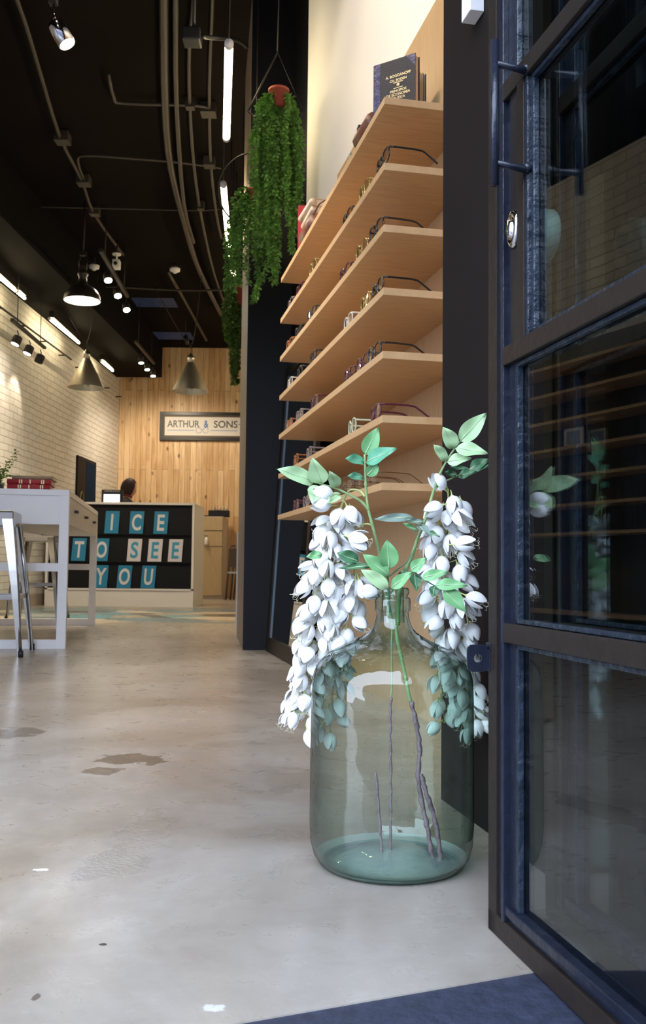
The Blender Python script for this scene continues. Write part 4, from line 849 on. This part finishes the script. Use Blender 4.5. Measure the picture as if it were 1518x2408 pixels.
for s_ in (-1, 1):
    j = len(tk); tk += [(0, s_*.09, .76), (.01, s_*.10, .47), (-.01, s_*.10, .09)]; tr_ += [.098, .068, .055]; te += [(1, j), (j, j+1), (j+1, j+2)]
skin_obj('trousers', tk, te, tr_, mat('dark_trousers', (.02, .02, .03), .8), pe)

# ------------------------------------------------------------------ cabinet and things by the back wall
KY = 14.7; c0 = at(474, 1300, KY).x; c1 = at(523, 1300, KY).x; kt = at(500, 1214, KY).z
cb = thing('storage_cabinet', (0, KY, 0), 'tall pale wood cabinet with drawers behind the counter', 'cabinet')
c0 -= .12
b = MB(); b.box((c0, .02, 0), (c1, .78, kt), mat('cabinet_side', (.5, .42, .36), .5)); b.build('body', cb)
zs = [at(500, y, KY).z for y in (1216, 1249, 1286, 1402)]
for i in range(3):
    b = MB(); b.box((c0+.01, 0, max(zs[i+1], .01)+.012), (c1-.01, .022, zs[i]-.004), m_cab, bev=.002); dr_ = b.build('drawer' if i < 2 else 'cabinet_door', cb)
p = at(484, 1262, KY); 
b = MB(); b.cyl((p.x, -.02, p.z+.02), (p.x, .0, p.z+.02), .012, m_chrome, 12); b.box((p.x-.03, -.024, p.z+.012), (p.x+.03, -.018, p.z+.03), m_chrome); b.build('lock', cb)
b = MB(); b.lathe([(.022, 0), (.03, .02), (.024, .06), (.03, .09), (.012, .12), (0, .12)], m_white, 12, Matrix.Translation((p.x+.01, KY-.035, p.z-.13))); b.box((p.x-.004, KY-.036, p.z-.20), (p.x+.008, KY-.032, p.z-.12), m_brushed)
tag(b.build('key_tag'), 'white key fob hanging from the cabinet lock behind the counter', 'key')
ty = KY+.2
bx = thing('display_tray', (at(515, 1213, ty).x, ty, kt), 'black tray on top of the wooden cabinet', 'tray')
b = MB(); b.box((-.16, -.1, 0), (.16, .1, .012), m_black); b.box((-.16, -.1, 0), (.16, -.09, .10), m_black); b.box((-.16, -.1, 0), (-.15, .1, .10), m_black); b.box((.15, -.1, 0), (.16, .1, .10), m_black); b.build('tray', bx)
for k in range(6):
    b = MB(); h = .14+.03*((k*5) % 3); b.lathe([(.018, 0), (.018, h*.6), (.007, h*.75), (.007, h), (0, h)], mat('tinted_bottle_metal', (.35, .34, .36), .2, .6), 12); o = b.build('small_bottle', loc=(bx.location.x-.12+.048*k, ty+.02*((k % 2)*2-1), kt+.0125))
    tag(o, 'small metallic bottle standing in the black tray on the cabinet', 'bottle', 'small bottles in the tray on the cabinet')
b = MB(); b.box((-.06, -.06, 0), (.06, .06, .02), m_black, bev=.004); tag(b.build('card_reader', loc=(at(483, 1213, ty).x, ty, kt)), 'flat black box left of the tray on the cabinet', 'box')
# folded easel / chairs
fc = thing('folding_chair', (at(543, 1395, 14.3).x, 14.3, 0), 'folded brown wooden chair leaning beside the cabinet near the dark pillar', 'chair')
m_br = mat('brown_chair_wood', (.085, .06, .05), .5)
for i in range(2):
    b = MB(); x = -.06+.12*i; b.tube([(x-.02, 0, 0), (x+.03, .12, .82)], .014, m_br, 8); b.tube([(x+.05, 0, 0), (x+.10, .12, .82)], .014, m_br, 8); b.tube([(x+.03, .12, .82), (x+.10, .12, .82)], .014, m_br, 8); b.build('leg_frame', fc)
b = MB(); b.box((-.06, .02, .40), (.14, .06, .43), m_brushed); b.box((-.05, .05, .5), (.13, .1, .78), m_br); b.build('seat', fc)
b = MB(); p = at(557, 1330, 7.6); b.box((p.x-.005, 7.6, 0), (p.x+.3, 7.64, at(557, 1250, 7.6).z), m_white); tag(b.build('white_board'), 'white board edge showing behind the dark pillar', 'board')
# framed sign on pine wall
s0 = at(376, 968, YB-.05); s1 = at(562, 1037, YB-.05); SX = s0.x; SZ0 = s1.z; SZ1 = s0.z; SW = 1.66
sg_ = thing('framed_sign', (SX, YB, SZ0), 'black framed shop sign reading ARTHUR & SONS on the pine wall', 'sign')
hh = SZ1-SZ0; b = MB(); f = .055
for a, c in (((0, -.06, 0), (SW, -.005, f)), ((0, -.06, hh-f), (SW, -.005, hh)), ((0, -.06, f), (f, -.005, hh-f)), ((SW-f, -.06, f), (SW, -.005, hh-f))): b.box(a, c, m_black, bev=.003)
b.build('frame', sg_)
b = MB(); b.box((f, -.045, f), (SW-f, -.005, hh-f), mat('brown_inner_mount', (.10, .06, .035), .5)); b.box((f+.028, -.047, f+.028), (SW-f-.028, -.006, hh-f-.028), mat('cream_sign_face', (.74, .70, .66), .5)); b.build('sign_face', sg_)
m_gletter = mat('dark_grey_letter', (.10, .10, .10), .5); m_bline = mat('pale_blue_print', (.22, .32, .60), .5)
X0 = (at(393, 1000, YB).x-SX); X1 = (at(559, 1000, YB).x-SX); zc_ = at(450, 998, YB).z-SZ0
def fit_text(b, s_, x0, x1, z, h, m, bold=.004):
    me = text_mesh(s_, .2, 0, bold); xs = [v.co.x for v in me.vertices]; ys = [v.co.y for v in me.vertices]
    T = Matrix.Translation(((x0+x1)/2, -.0485, z)) @ Matrix.Rotation(pi/2, 4, 'X') @ Matrix.Diagonal(((x1-x0)/(max(xs)-min(xs)), h/(max(ys)-min(ys)), 1, 1)) @ Matrix.Translation((-(max(xs)+min(xs))/2, -(max(ys)+min(ys))/2, 0)); b.merge_mesh(me, m, T)
sxp = lambda px: at(px, 1000, YB).x-SX
b = MB(); hl = 17*YB/FPX
fit_text(b, 'ARTHUR', sxp(394), sxp(470), zc_, hl, m_gletter); fit_text(b, '&', sxp(480), sxp(491), zc_, hl, mat('blue_ampersand', (.04, .15, .45), .5)); fit_text(b, 'SONS', sxp(503), sxp(559), zc_, hl, m_gletter)
b.box((sxp(561), -.0485, zc_-.006), (sxp(566), -.0475, zc_+.006), m_gletter)
b.build('lettering', sg_, label='grey capitals with a blue ampersand')
b = MB(); zl = at(450, 1013, YB).z-SZ0
b.box((sxp(394), -.0485, zl-.006), (sxp(458), -.0475, zl+.006), m_bline); b.box((sxp(495), -.0485, zl-.006), (sxp(559), -.0475, zl+.006), m_bline)
for px in (468, 484): b.tube([(sxp(px)+.045*cos(a), -.048, zl+.045*sin(a)) for a in [2*pi*k/24 for k in range(24)]], .004, m_bline, 6, closed=True)
b.tube([(sxp(473.5), -.048, zl+.01), (sxp(476), -.048, zl+.02), (sxp(478.5), -.048, zl+.01)], .004, m_bline, 6); b.build('glasses_emblem', sg_)
# dark poster / mirror on brick wall
tfL = Matrix.Translation((LWX(0), 0, 0)) @ Matrix.Rotation(-.032, 4, 'Z')
ps = thing('wall_poster', tfL @ Vector((0, 13.25, 1.05)), 'dark framed poster with a blue strip on the white brick wall', 'poster', rz=-.032)
b = MB(); b.box((.002, 0, 0), (.03, .95, 1.0), m_board); b.build('panel', ps); b = MB(); b.box((.03, .42, .02), (.033, .93, .96), mat('deep_blue_print', (.004, .02, .05), .8, spec=.1)); b.build('blue_panel', ps)
b = MB(); b.tube([(.034, .22+.08*cos(a), .34+.16*sin(a)) for a in [2*pi*k/24 for k in range(24)]], .008, mat('faded_gold_line', (.20, .16, .10), .6), 6, closed=True); b.tube([(.034, .22+.04*cos(a), .26+.05*sin(a)) for a in [2*pi*k/24 for k in range(24)]], .008, MATS['faded_gold_line'], 6, closed=True); b.build('outline_drawing', ps)

# ------------------------------------------------------------------ lamps
def add_light(kind, loc, energy, col, parent=None, **k):
    l = bpy.data.lights.new('lamp_glow', kind); l.energy = energy; l.color = col
    for a, v in k.items(): setattr(l, a, v)
    o = bpy.data.objects.new('lamp_glow', l); COL.objects.link(o); o.location = loc
    if parent: o.parent = parent
    return o
WARM = (1, .76, .46)
def tube_light(a, b_, label, r=.014, wall=False):
    a = Vector(a); b_ = Vector(b_); t = thing('tube_light', (a+b_)/2, label, 'tube light', 'fluorescent tubes'); o = (a+b_)/2; d = (b_-a).normalized()
    b = MB(); b.cyl(a-o, b_-o, r, m_tube, 12); b.build('tube', t)
    b = MB(); b.cyl(a-o-d*.03, a-o, r*1.1, m_white, 12); b.cyl(b_-o, b_-o+d*.03, r*1.1, m_white, 12); b.build('end_caps', t)
    b = MB()
    if not wall:
        for p in (a-o, b_-o): w_ = MB(); w_.cyl(p+Vector((0, 0, r)), Vector((p.x, p.y, CZ-o.z)), .004, m_blackm, 6); w_.build('suspension_rod', t)
    else: b.box(Vector((-.03, a.y-o.y, .02)), Vector((.03, b_.y-o.y, .10)), m_blackm)
    if wall: b.build('bracket', t)
    return t
TZ = 3.5
for (p, q, lab) in (((0, 652), (17, 672), 'glowing tube over the brick wall at the left edge of the picture'), ((18, 675), (35, 690), 'short glowing tube over the brick wall, second from the left edge'), ((91, 740), (160, 797), 'long glowing tube over the brick wall beyond the dome pendant'), ((250, 841), (283, 864), 'glowing tube over the brick wall nearest the pine wall')):
    a = gr(*p, TZ); c = gr(*q, TZ)
    if p[0] == 0: a = a+(a-c)*2.0
    if p[0] == 250: a.x -= .0
    xo = LWX((a.y+c.y)/2)+.28
    tube_light((LWX(a.y)+.25, a.y, TZ-.05), (LWX(c.y)+.25, c.y, TZ-.05), lab, .016, True)
for (p, q, z, lab) in (((538, 108), (532, 322), 3.15, 'long vertical-looking glowing tube hanging left of the dark pillar, nearest the entrance'), ((525, 436), (540, 600), 3.15, 'glowing tube partly behind the second hanging plant'), ((546, 632), (552, 654), 3.15, 'small glowing tube end peeping through the hanging plant')):
    tube_light(gr(*p, z), gr(*q, z), lab, .021)
m_inner = mat('white_enamel', (.85, .82, .75), .4)
for i, (xx, yy) in enumerate(((.30, 9.0), (.15, 11.0), (.0, 13.0))):  # unseen tubes added behind the pillar to light up the pine wall
    tube_light((xx, yy, 3.4), (xx-.14, yy+1.4, 3.4), ('added unseen fill tube hanging behind the dark pillar, nearest of the row', 'added unseen fill tube hanging behind the dark pillar, middle of the row', 'added unseen fill tube hanging behind the dark pillar, nearest the pine wall')[i], .024)
def spot_head(parent, pos, aim, r=.035, L=.10, energy=25, m=None, lit=True, cone=75, laim=None):
    m = m or m_blackm; aim = Vector(aim).normalized(); q = aim.to_track_quat('Z', 'Y').to_matrix().to_4x4(); q.translation = pos
    b = MB(); b.lathe([(r*.55, -L*.5), (r*.9, -L*.42), (r, -L*.3), (r, L*.5), (r*.86, L*.5), (r*.8, L*.40)], m, 20, q, cap=True)
    b.tube([(pos[0]-aim.x*L*.1, pos[1]-aim.y*L*.1, pos[2]+.0), (pos[0]-aim.x*L*.4, pos[1]-aim.y*L*.4, pos[2]+r+.02), (pos[0], pos[1], pos[2]+r+.055)], .006, m, 8)
    h = b.build('lamp_head', parent)
    if lit: b = MB(); b.lathe([(r*.82, L*.515), (0, L*.53)], m_spotface, 18, q); b.build('lamp_face', h)
    if energy: 
        l = add_light('SPOT', Vector(pos)+aim*(L*.62), energy, (1, .84, .62), h, spot_size=R(cone), spot_blend=.6, shadow_soft_size=.03); l.rotation_euler = (Vector(laim) if laim else aim).to_track_quat('-Z', 'Y').to_euler()
    return h
# single near spot at the top left
p = at(143, 78, 4.0); sn = thing('spot_light', p, 'single chrome spot lamp glowing near the top left corner', 'spotlight')
b = MB(); L = .115; aim = Vector((.50, .02, -.85)).normalized(); q = aim.to_track_quat('Z', 'Y').to_matrix().to_4x4(); b.lathe([(.020, -L*.5), (.034, -L*.42), (.038, -L*.3), (.038, L*.5), (.033, L*.5), (.030, L*.4)], m_chrome, 28, q); h = b.build('lamp_head', sn)
b = MB(); b.lathe([(.032, L*.515), (0, L*.53)], emis('cool_spot_glow', (1, .95, .85), 22), 24, q); b.build('lamp_face', h)
l = add_light('SPOT', aim*(L*.65), 60, (1, .9, .75), h, spot_size=R(80), spot_blend=.6, shadow_soft_size=.03); l.rotation_euler = aim.to_track_quat('-Z', 'Y').to_euler()
b = MB(); b.tube([-aim*.05, (-.03, 0, .07), (-.035, 0, .13)], .006, m_chrome, 8); b.box((-.055, -.02, .13), (-.02, .02, .19), m_blackm, bev=.003); b.cyl((-.037, 0, .19), (-.037, 0, CZ-p.z), .005, m_blackm, 8); b.build('suspension', sn)
def track(label, a, c, heads, z, hz_, r=.035, rodz=CZ, energy=22, aim=(.25, -.2, -1), lit=None, cone=75, laim=None):
    A = gr(*a, z); C = gr(*c, z); o = (A+C)/2; t = thing('track_light', o, label, 'track light', 'black track lights'); b = MB(); d = (C-A).normalized(); s_ = d.cross(Vector((0, 0, 1)))*.018
    vs = [A-o+s_, A-o-s_, C-o-s_, C-o+s_]; vs += [v+Vector((0, 0, .03)) for v in vs]; b.add(vs, [(0, 1, 2, 3), (7, 6, 5, 4), (0, 4, 5, 1), (1, 5, 6, 2), (2, 6, 7, 3), (3, 7, 4, 0)], m_blackm); b.build('track', t)
    for f in (.15, .85): p_ = A.lerp(C, f)-o; b = MB(); b.cyl(p_+Vector((0, 0, .03)), Vector((p_.x, p_.y, rodz-o.z)), .005, m_blackm, 6); b.build('suspension_rod', t)
    for i, (f, dz) in enumerate(heads):
        p_ = A.lerp(C, f)-o; spot_head(t, (p_.x, p_.y, -r-.055-dz), aim, r, .10, energy, cone=cone, laim=laim, lit=True if lit is None else lit[i])
    return t
track('black track with three lit spots hanging right of the dome pendant', (236, 592), (300, 700), ((.25, .03), (.6, .03), (.95, .03)), 3.6, 0, .045, aim=(.25, -.55, -1), energy=30)
track('black track with three lit spots hanging before the pine wall', (318, 805), (362, 857), ((.3, .05), (.62, .05), (.95, .05)), 3.55, 0, .042, aim=(.1, -.22, -1), energy=30, cone=125, laim=(.05, .55, -.9))
track('black track with three spots hanging before the white brick wall', (28, 755), (105, 821), ((.15, .05), (.5, .05), (.85, .05)), 3.05, 0, .05, aim=(-.35, -.2, -1), energy=8, lit=(True, True, False))
# unseen track added above the entrance to brighten the shelves and the white wall
def added_wash_track():
    o = Vector((-1.25, 2.6, 3.75)); t = thing('track_light', o, 'added unseen black track with three spots near the entrance, brightening the shelf wall', 'track light', 'black track lights')
    b = MB(); b.box((-.02, -1.0, 0), (.02, 1.0, .03), m_blackm); b.build('track', t)
    for y in (-.8, .8): b = MB(); b.cyl((0, y, .03), (0, y, CZ-3.75), .005, m_blackm, 6); b.build('suspension_rod', t)
    for y in (-.8, 0, .8): spot_head(t, (0, y, -.11), (1, .35, -.75), .045, .12, energy=34)
added_wash_track()
# pendants
def cone_pendant(px, py, y, label):
    p = at(px, py, y); t = thing('pendant_lamp', p, label, 'pendant lamp', 'brushed metal cone pendants'); R0 = .222
    b = MB(); b.lathe([(R0, 0), (R0*.93, .03), (.04, .36), (.035, .365), (.032, .37)], mat('brushed_brass_nickel', (.66, .60, .50), .42, 1, vary=.12, scale=14), 48, cap=False)
    b.lathe([(R0-.001, .0005), (R0*.93-.003, .03), (.038, .357)], m_brushed, 48, cap=False); b.build('shade', t)
    b = MB(); b.lathe([(.042, .36), (.042, .44), (.02, .45), (.015, .47), (0, .47)], m_brushed, 20); b.build('cap', t)
    b = MB(); b.tube([(0, 0, .46), (0, 0, .6)], .006, m_blackm, 6); b.tube(smoothpath([(0, 0, .55), (-.15, 0, .75), (-.6, .1, CZ-p.z)], 4), .005, m_blackm, 6); b.tube(smoothpath([(0, 0, .55), (.05, 0, .8), (.12, 0, CZ-p.z)], 4), .005, m_blackm, 6); b.build('cord', t)
    b = MB(); b.sphere((0, 0, .04), .035, mat('frosted_bulb', (.6, .58, .52), .4)); b.build('bulb', t)
cone_pendant(202, 912, 11.4, 'brushed metal cone pendant hanging before the white brick wall')
cone_pendant(447, 921, 11.4, 'brushed metal cone pendant hanging above the framed sign')
p = at(193, 708, 9.3); dm = thing('dome_pendant', p, 'dark grey dome pendant with a bright white inside', 'pendant lamp'); m_dome = mat('dark_bronze_metal', (.045, .038, .032), .35, .6)
b = MB(); Rd = .178; b.lathe([(Rd, 0), (Rd+.006, .008), (Rd, .018)]+[(Rd*cos(a), .018+.15*sin(a)) for a in [.12*k for k in range(1, 11)]]+[(.045, .19), (.04, .25), (.052, .26), (.052, .285), (.03, .31), (.022, .32)], m_dome, 48, cap=False); b.build('shade', dm)
b = MB(); b.lathe([(Rd-.003, .001)]+[((Rd-.004)*cos(a), .015+.146*sin(a)) for a in [.12*k for k in range(1, 11)]], m_inner, 48, cap=False); b.build('reflector', dm)
b = MB(); b.lathe([(.165, .012), (.10, .004), (0, .002)], emis('frosted_diffuser_glow', (1, .95, .85), 9), 32); b.build('diffuser', dm)
b = MB(); b.box((-.03, -.02, .31), (.03, .02, .36), m_dome); b.tube([(-.03, 0, .30), (-.045, 0, .4), (-.01, 0, .47)], .006, m_dome, 6); b.tube([(.03, 0, .30), (.045, 0, .4), (.01, 0, .47)], .006, m_dome, 6); b.box((-.035, -.02, .46), (.03, .02, .50), m_dome); b.tube([(0, 0, .5), (.004, 0, .8), (0, 0, CZ-p.z)], .008, m_blackm, 8); b.build('hook_and_chain', dm)
add_light('SPOT', (0, 0, -.02), 120, (1, .86, .62), dm, spot_size=R(130), spot_blend=.5, shadow_soft_size=.12)
# ceiling discs and camera
for px, py, y, lab in ((83, 622, 11.0, 'white ceiling disc lamp holder above the dome pendant, leftmost'), (221, 627, 11.0, 'white ceiling disc beside the dome pendant cord'), (411, 634, 11.2, 'white ceiling disc above the far skylight, right of the track')):
    p = at(px, py, y); o = thing('ceiling_disc', p, lab, 'smoke detector', 'white ceiling discs'); b = MB(); b.lathe([(.02, -.045), (.03, -.03), (.06, -.02), (.065, .012), (.05, .02)], m_white, 24); b.build('housing', o); b = MB(); b.cyl((0, 0, .02), (0, 0, CZ-p.z), .012, m_blackm, 8); b.build('drop_rod', o)
p = at(274, 612, 10.4); o = thing('security_camera', p, 'white ceiling security camera above the track of spots', 'camera'); b = MB(); b.box((-.04, -.05, -.10), (.04, .05, .0), m_white, bev=.01); b.cyl((0, -.05, -.05), (0, -.056, -.05), .02, m_black); b.build('housing', o); b = MB(); b.cyl((0, 0, 0), (0, 0, .06), .01, m_white, 8); b.lathe([(.05, .06), (.05, .075)], m_white, 16); b.cyl((0, 0, .07), (0, 0, CZ-p.z), .01, m_blackm); b.build('mount', o)
p = at(436, 790, 13.4); o = tag(one(lambda b: (b.cyl((0, 0, 0), (.03, -.03, -.12), .03, m_blackm), b.cyl((0, 0, 0), (0, 0, CZ-p.z), .006, m_blackm))).build('ceiling_sensor', loc=p), 'small black sensor hanging by the far skylight', 'sensor')

# conduits
ZC = CZ-.06
def conduit(path, r, label, boxes=(), z=ZC, group='ceiling conduits'):
    pts = [gr(x, y, z) for x, y in path]; o = pts[0]; t = thing('ceiling_conduit', o, label, 'conduit', group); b = MB(); b.tube([p-o for p in smoothpath(pts, 3)], r, m_pipe, 8); b.build('pipe', t)
    for x, y, s_ in boxes: p = gr(x, y, z)-o; b = MB(); b.box((p.x-s_, p.y-s_, p.z-.03), (p.x+s_, p.y+s_, p.z+.055), m_pipe, bev=.004); b.build('junction_box', t)
conduit([(-70, -260), (40, 0), (85, 140), (140, 320), (190, 420), (222, 505), (290, 600)], .016, 'long diagonal ceiling conduit with boxes near the top left', ((147, 328, .06), (197, 428, .06), (222, 500, .05)))
conduit([(384, -260), (385, 0), (388, 250), (402, 400), (440, 550), (470, 640), (520, 740)], .030, 'thickest ceiling pipe left of the hanging tube')
conduit([(412, -260), (413, 0), (415, 250), (432, 480), (455, 570)], .020, 'brown ceiling pipe just right of the thickest pipe')
conduit([(458, -260), (455, 0), (445, 105), (446, 250), (457, 400), (475, 520), (505, 650), (545, 760)], .014, 'pale ceiling conduit running under the black junction box', ((447, 247, .035), (472, 487, .035)))
conduit([(504, -260), (500, 0), (492, 200), (495, 380), (508, 500), (520, 560)], .013, 'thin ceiling conduit nearest the hanging tubes', ((490, 262, .06), (492, 385, .05)))
conduit([(255, 175), (268, 230), (292, 243), (460, 248), (495, 256)], .013, 'cross conduit with a bend in mid ceiling')
conduit([(0, 485), (250, 490), (450, 495), (515, 492)], .008, 'thin cross conduit in mid ceiling')
conduit([(0, 670), (200, 672), (430, 683), (520, 682), (570, 690)], .013, 'cross conduit above the dome pendant', z=CZ-.12)
conduit([(395, 640), (430, 700), (485, 800)], .02, 'short diagonal conduit by the far skylight')
conduit([(200, 430), (183, 380), (200, 366), (300, 372), (420, 382), (520, 395)], .012, 'curved cross conduit below the mid ceiling bend')
pA = gr(455, 90, 3.3); o = thing('ceiling_bracket', pA, 'black box and curved arm reaching to the dark pillar near the ceiling', 'bracket'); b = MB(); b.box((-.055, -.05, -.03), (.04, .05, .04), m_black, bev=.008); b.cyl((0, 0, .04), (0, 0, CZ-pA.z), .01, m_blackm, 8); b.build('box', o)
b = MB(); e_ = [at(x, y, pA.y+dy)-pA for x, y, dy in ((475, 86, 0), (510, 90, .1), (545, 92, .3), (565, 98, .5), (580, 110, .72))]; b.tube(smoothpath(e_, 4), .012, m_black, 10); b.build('arm', o)
b = MB(); 
for f in range(12): 
    y_ = 7+f*.75; b.cyl((LWX(y_)+.03, y_, 3.25), (LWX(y_)+.12, y_, 3.25), .01, m_blackm, 6)
b.tube([(LWX(y_)+.12, y_, 3.25) for y_ in [7+.5*k for k in range(12)]], .012, m_blackm, 8); tag(b.build('wall_conduit'), 'thin black conduit running along the top of the white brick wall', 'conduit')

# ------------------------------------------------------------------ hanging plants
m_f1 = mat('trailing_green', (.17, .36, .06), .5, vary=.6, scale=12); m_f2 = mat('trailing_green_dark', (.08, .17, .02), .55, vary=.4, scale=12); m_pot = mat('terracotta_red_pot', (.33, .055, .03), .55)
def strand(mb, path, m, rnd, dens=200, lw=.023):
    pts = smoothpath(path, 5); L = sum((pts[i+1]-pts[i]).length for i in range(len(pts)-1)); n = int(L*dens); mb.tube(pts, .0012, m, 4)
    for k in range(n):
        f = k/n*(len(pts)-1); i = int(f); p = pts[i].lerp(pts[min(i+1, len(pts)-1)], f-i); 
        for q in range(3):
            a = rnd.uniform(0, 6.28); e = Vector((cos(a), sin(a), rnd.uniform(-.9, .5))).normalized(); l_ = lw*rnd.uniform(.6, 1.35); sd = e.cross(Vector((rnd.uniform(-1, 1), rnd.uniform(-1, 1), 1))).normalized()*(l_*.28)
            mb.add([p, p+e*l_*.5+sd, p+e*l_+Vector((0, 0, -l_*.2)), p+e*l_*.5-sd], [(0, 1, 2, 3)], m)
def hanging_plant(label, px, py, y, pot_r, strands, m, hanger, seed, nfill=0, fillspec=None, lw=.023):
    p = at(px, py, y); t = thing('hanging_plant', p, label, 'hanging plant', 'trailing plants by the dark pillar'); rnd = random.Random(seed)
    b = MB(); b.lathe([(0, -pot_r*1.1), (pot_r*.72, -pot_r*1.1), (pot_r, pot_r*.5), (pot_r*1.08, pot_r*.5), (pot_r*1.08, pot_r*.75), (pot_r*.95, pot_r*.75), (pot_r*.9, pot_r*.4), (0, pot_r*.35)], m_pot, 24); b.build('pot', t)
    hanger(t, p)
    for st_ in strands:
        pts = [Vector((rnd.uniform(-.3, .3)*pot_r, rnd.uniform(-.3, .3)*pot_r, pot_r*.6))]
        a = rnd.uniform(0, 6.28)
        x0, y0_ = st_[0]; 
        for i, (x, yy) in enumerate(st_): 
            dy = sin(a)*pot_r*(1.1 if i else .8); pts.append(at(x, yy, y+dy)-p)
        b = MB(); strand(b, pts, m, rnd, lw=lw); b.build('strand', t)
    return t
def hang1(t, p):
    g = [at(x, y, 4.9)-p for x, y in ((652, 122), (583, 262), (625, 298), (690, 298))]
    b = MB(); b.tube([g[0], g[1]], .005, m_blackm, 8); b.tube([g[1], g[2]], .005, m_blackm, 8); b.tube([g[2], g[3]], .005, m_blackm, 8); b.tube([g[3], at(712, 262, 4.9)-p], .005, m_blackm, 8); b.tube([at(712, 262, 4.9)-p, g[0]], .0016, m_blackm, 6); b.tube([g[0], Vector((g[0].x+.01, g[0].y, CZ-p.z))], .004, m_blackm, 6); b.build('hanger', t)
def hang2(t, p):
    b = MB(); c = at(600, 447, 5.4)-p; r_ = 93*5.4/FPX; b.tube([(c.x+r_*cos(a)*.95, c.y, c.z+r_*sin(a)) for a in [2*pi*k/48 for k in range(48)]], .005, m_blackm, 8, closed=True); b.tube([(c.x, c.y, c.z+r_), (c.x, c.y, CZ-p.z)], .003, m_blackm, 6); b.build('hanger', t)
def hang3(t, p):
    b = MB(); b.tube([(0, 0, .05), (0, 0, CZ-p.z)], .003, m_blackm, 6); b.build('hanger', t)
def gen(x0, x1, xs0, xs1, ytop, ends, n, seed):
    rnd = random.Random(seed); out = []
    for k in range(n):
        f = k/(n-1); xt = x0+(x1-x0)*f; xb = xs0+(xs1-xs0)*f; ye = ends(f)*1.0+rnd.uniform(-25, 25)
        pts = []; m_ = 5
        for i in range(m_): s_ = i/(m_-1); pts.append((xt+(xb-xt)*min(1, s_*2.2)+rnd.uniform(-5, 5), ytop+rnd.uniform(-8, 8)+(ye-ytop)*s_))
        out.append(pts)
    return out
s1 = gen(615, 692, 600, 702, 240, lambda f: 560 if f < .3 else (640 if f < .5 else (500 if f < .75 else 540)), 17, 4)+gen(605, 650, 605, 690, 260, lambda f: 420+60*f, 9, 5)
s1 += [[(632, 260), (640, 400), (648, 500), (640, 600), (612, 660), (600, 700)], [(640, 300), (650, 450), (655, 560), (648, 640), (640, 655)], [(690, 300), (700, 400), (690, 500), (685, 560), (688, 592)], [(600, 300), (592, 340), (592, 420), (600, 440)], [(692, 260), (708, 330), (708, 400), (704, 450)]]
hanging_plant('trailing green plant in a red pot with an angular wire hanger, nearest and highest', 655, 228, 4.9, .052, s1, m_f1, hang1, 1)
s2 = gen(570, 625, 535, 640, 460, lambda f: 660 if f < .35 else (560 if f < .6 else 620), 14, 6)+[[(575, 470), (545, 500), (530, 580), (532, 640), (530, 680)], [(590, 500), (600, 560), (605, 640), (598, 690), (592, 712)], [(560, 480), (545, 560), (550, 620), (560, 660)], [(580, 440), (560, 450), (545, 480)], [(600, 455), (585, 520), (578, 600), (585, 670)]]
hanging_plant('trailing green plant in a red pot inside a wire ring, middle of the three', 600, 462, 5.4, .05, s2, m_f1, hang2, 2)
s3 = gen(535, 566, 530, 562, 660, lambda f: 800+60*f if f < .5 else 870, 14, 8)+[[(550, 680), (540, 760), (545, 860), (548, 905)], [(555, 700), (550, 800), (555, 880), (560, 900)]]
hanging_plant('darker trailing plant half behind the pillar, farthest and lowest', 566, 692, 7.25, .07, s3, m_f2, hang3, 3, lw=.024)
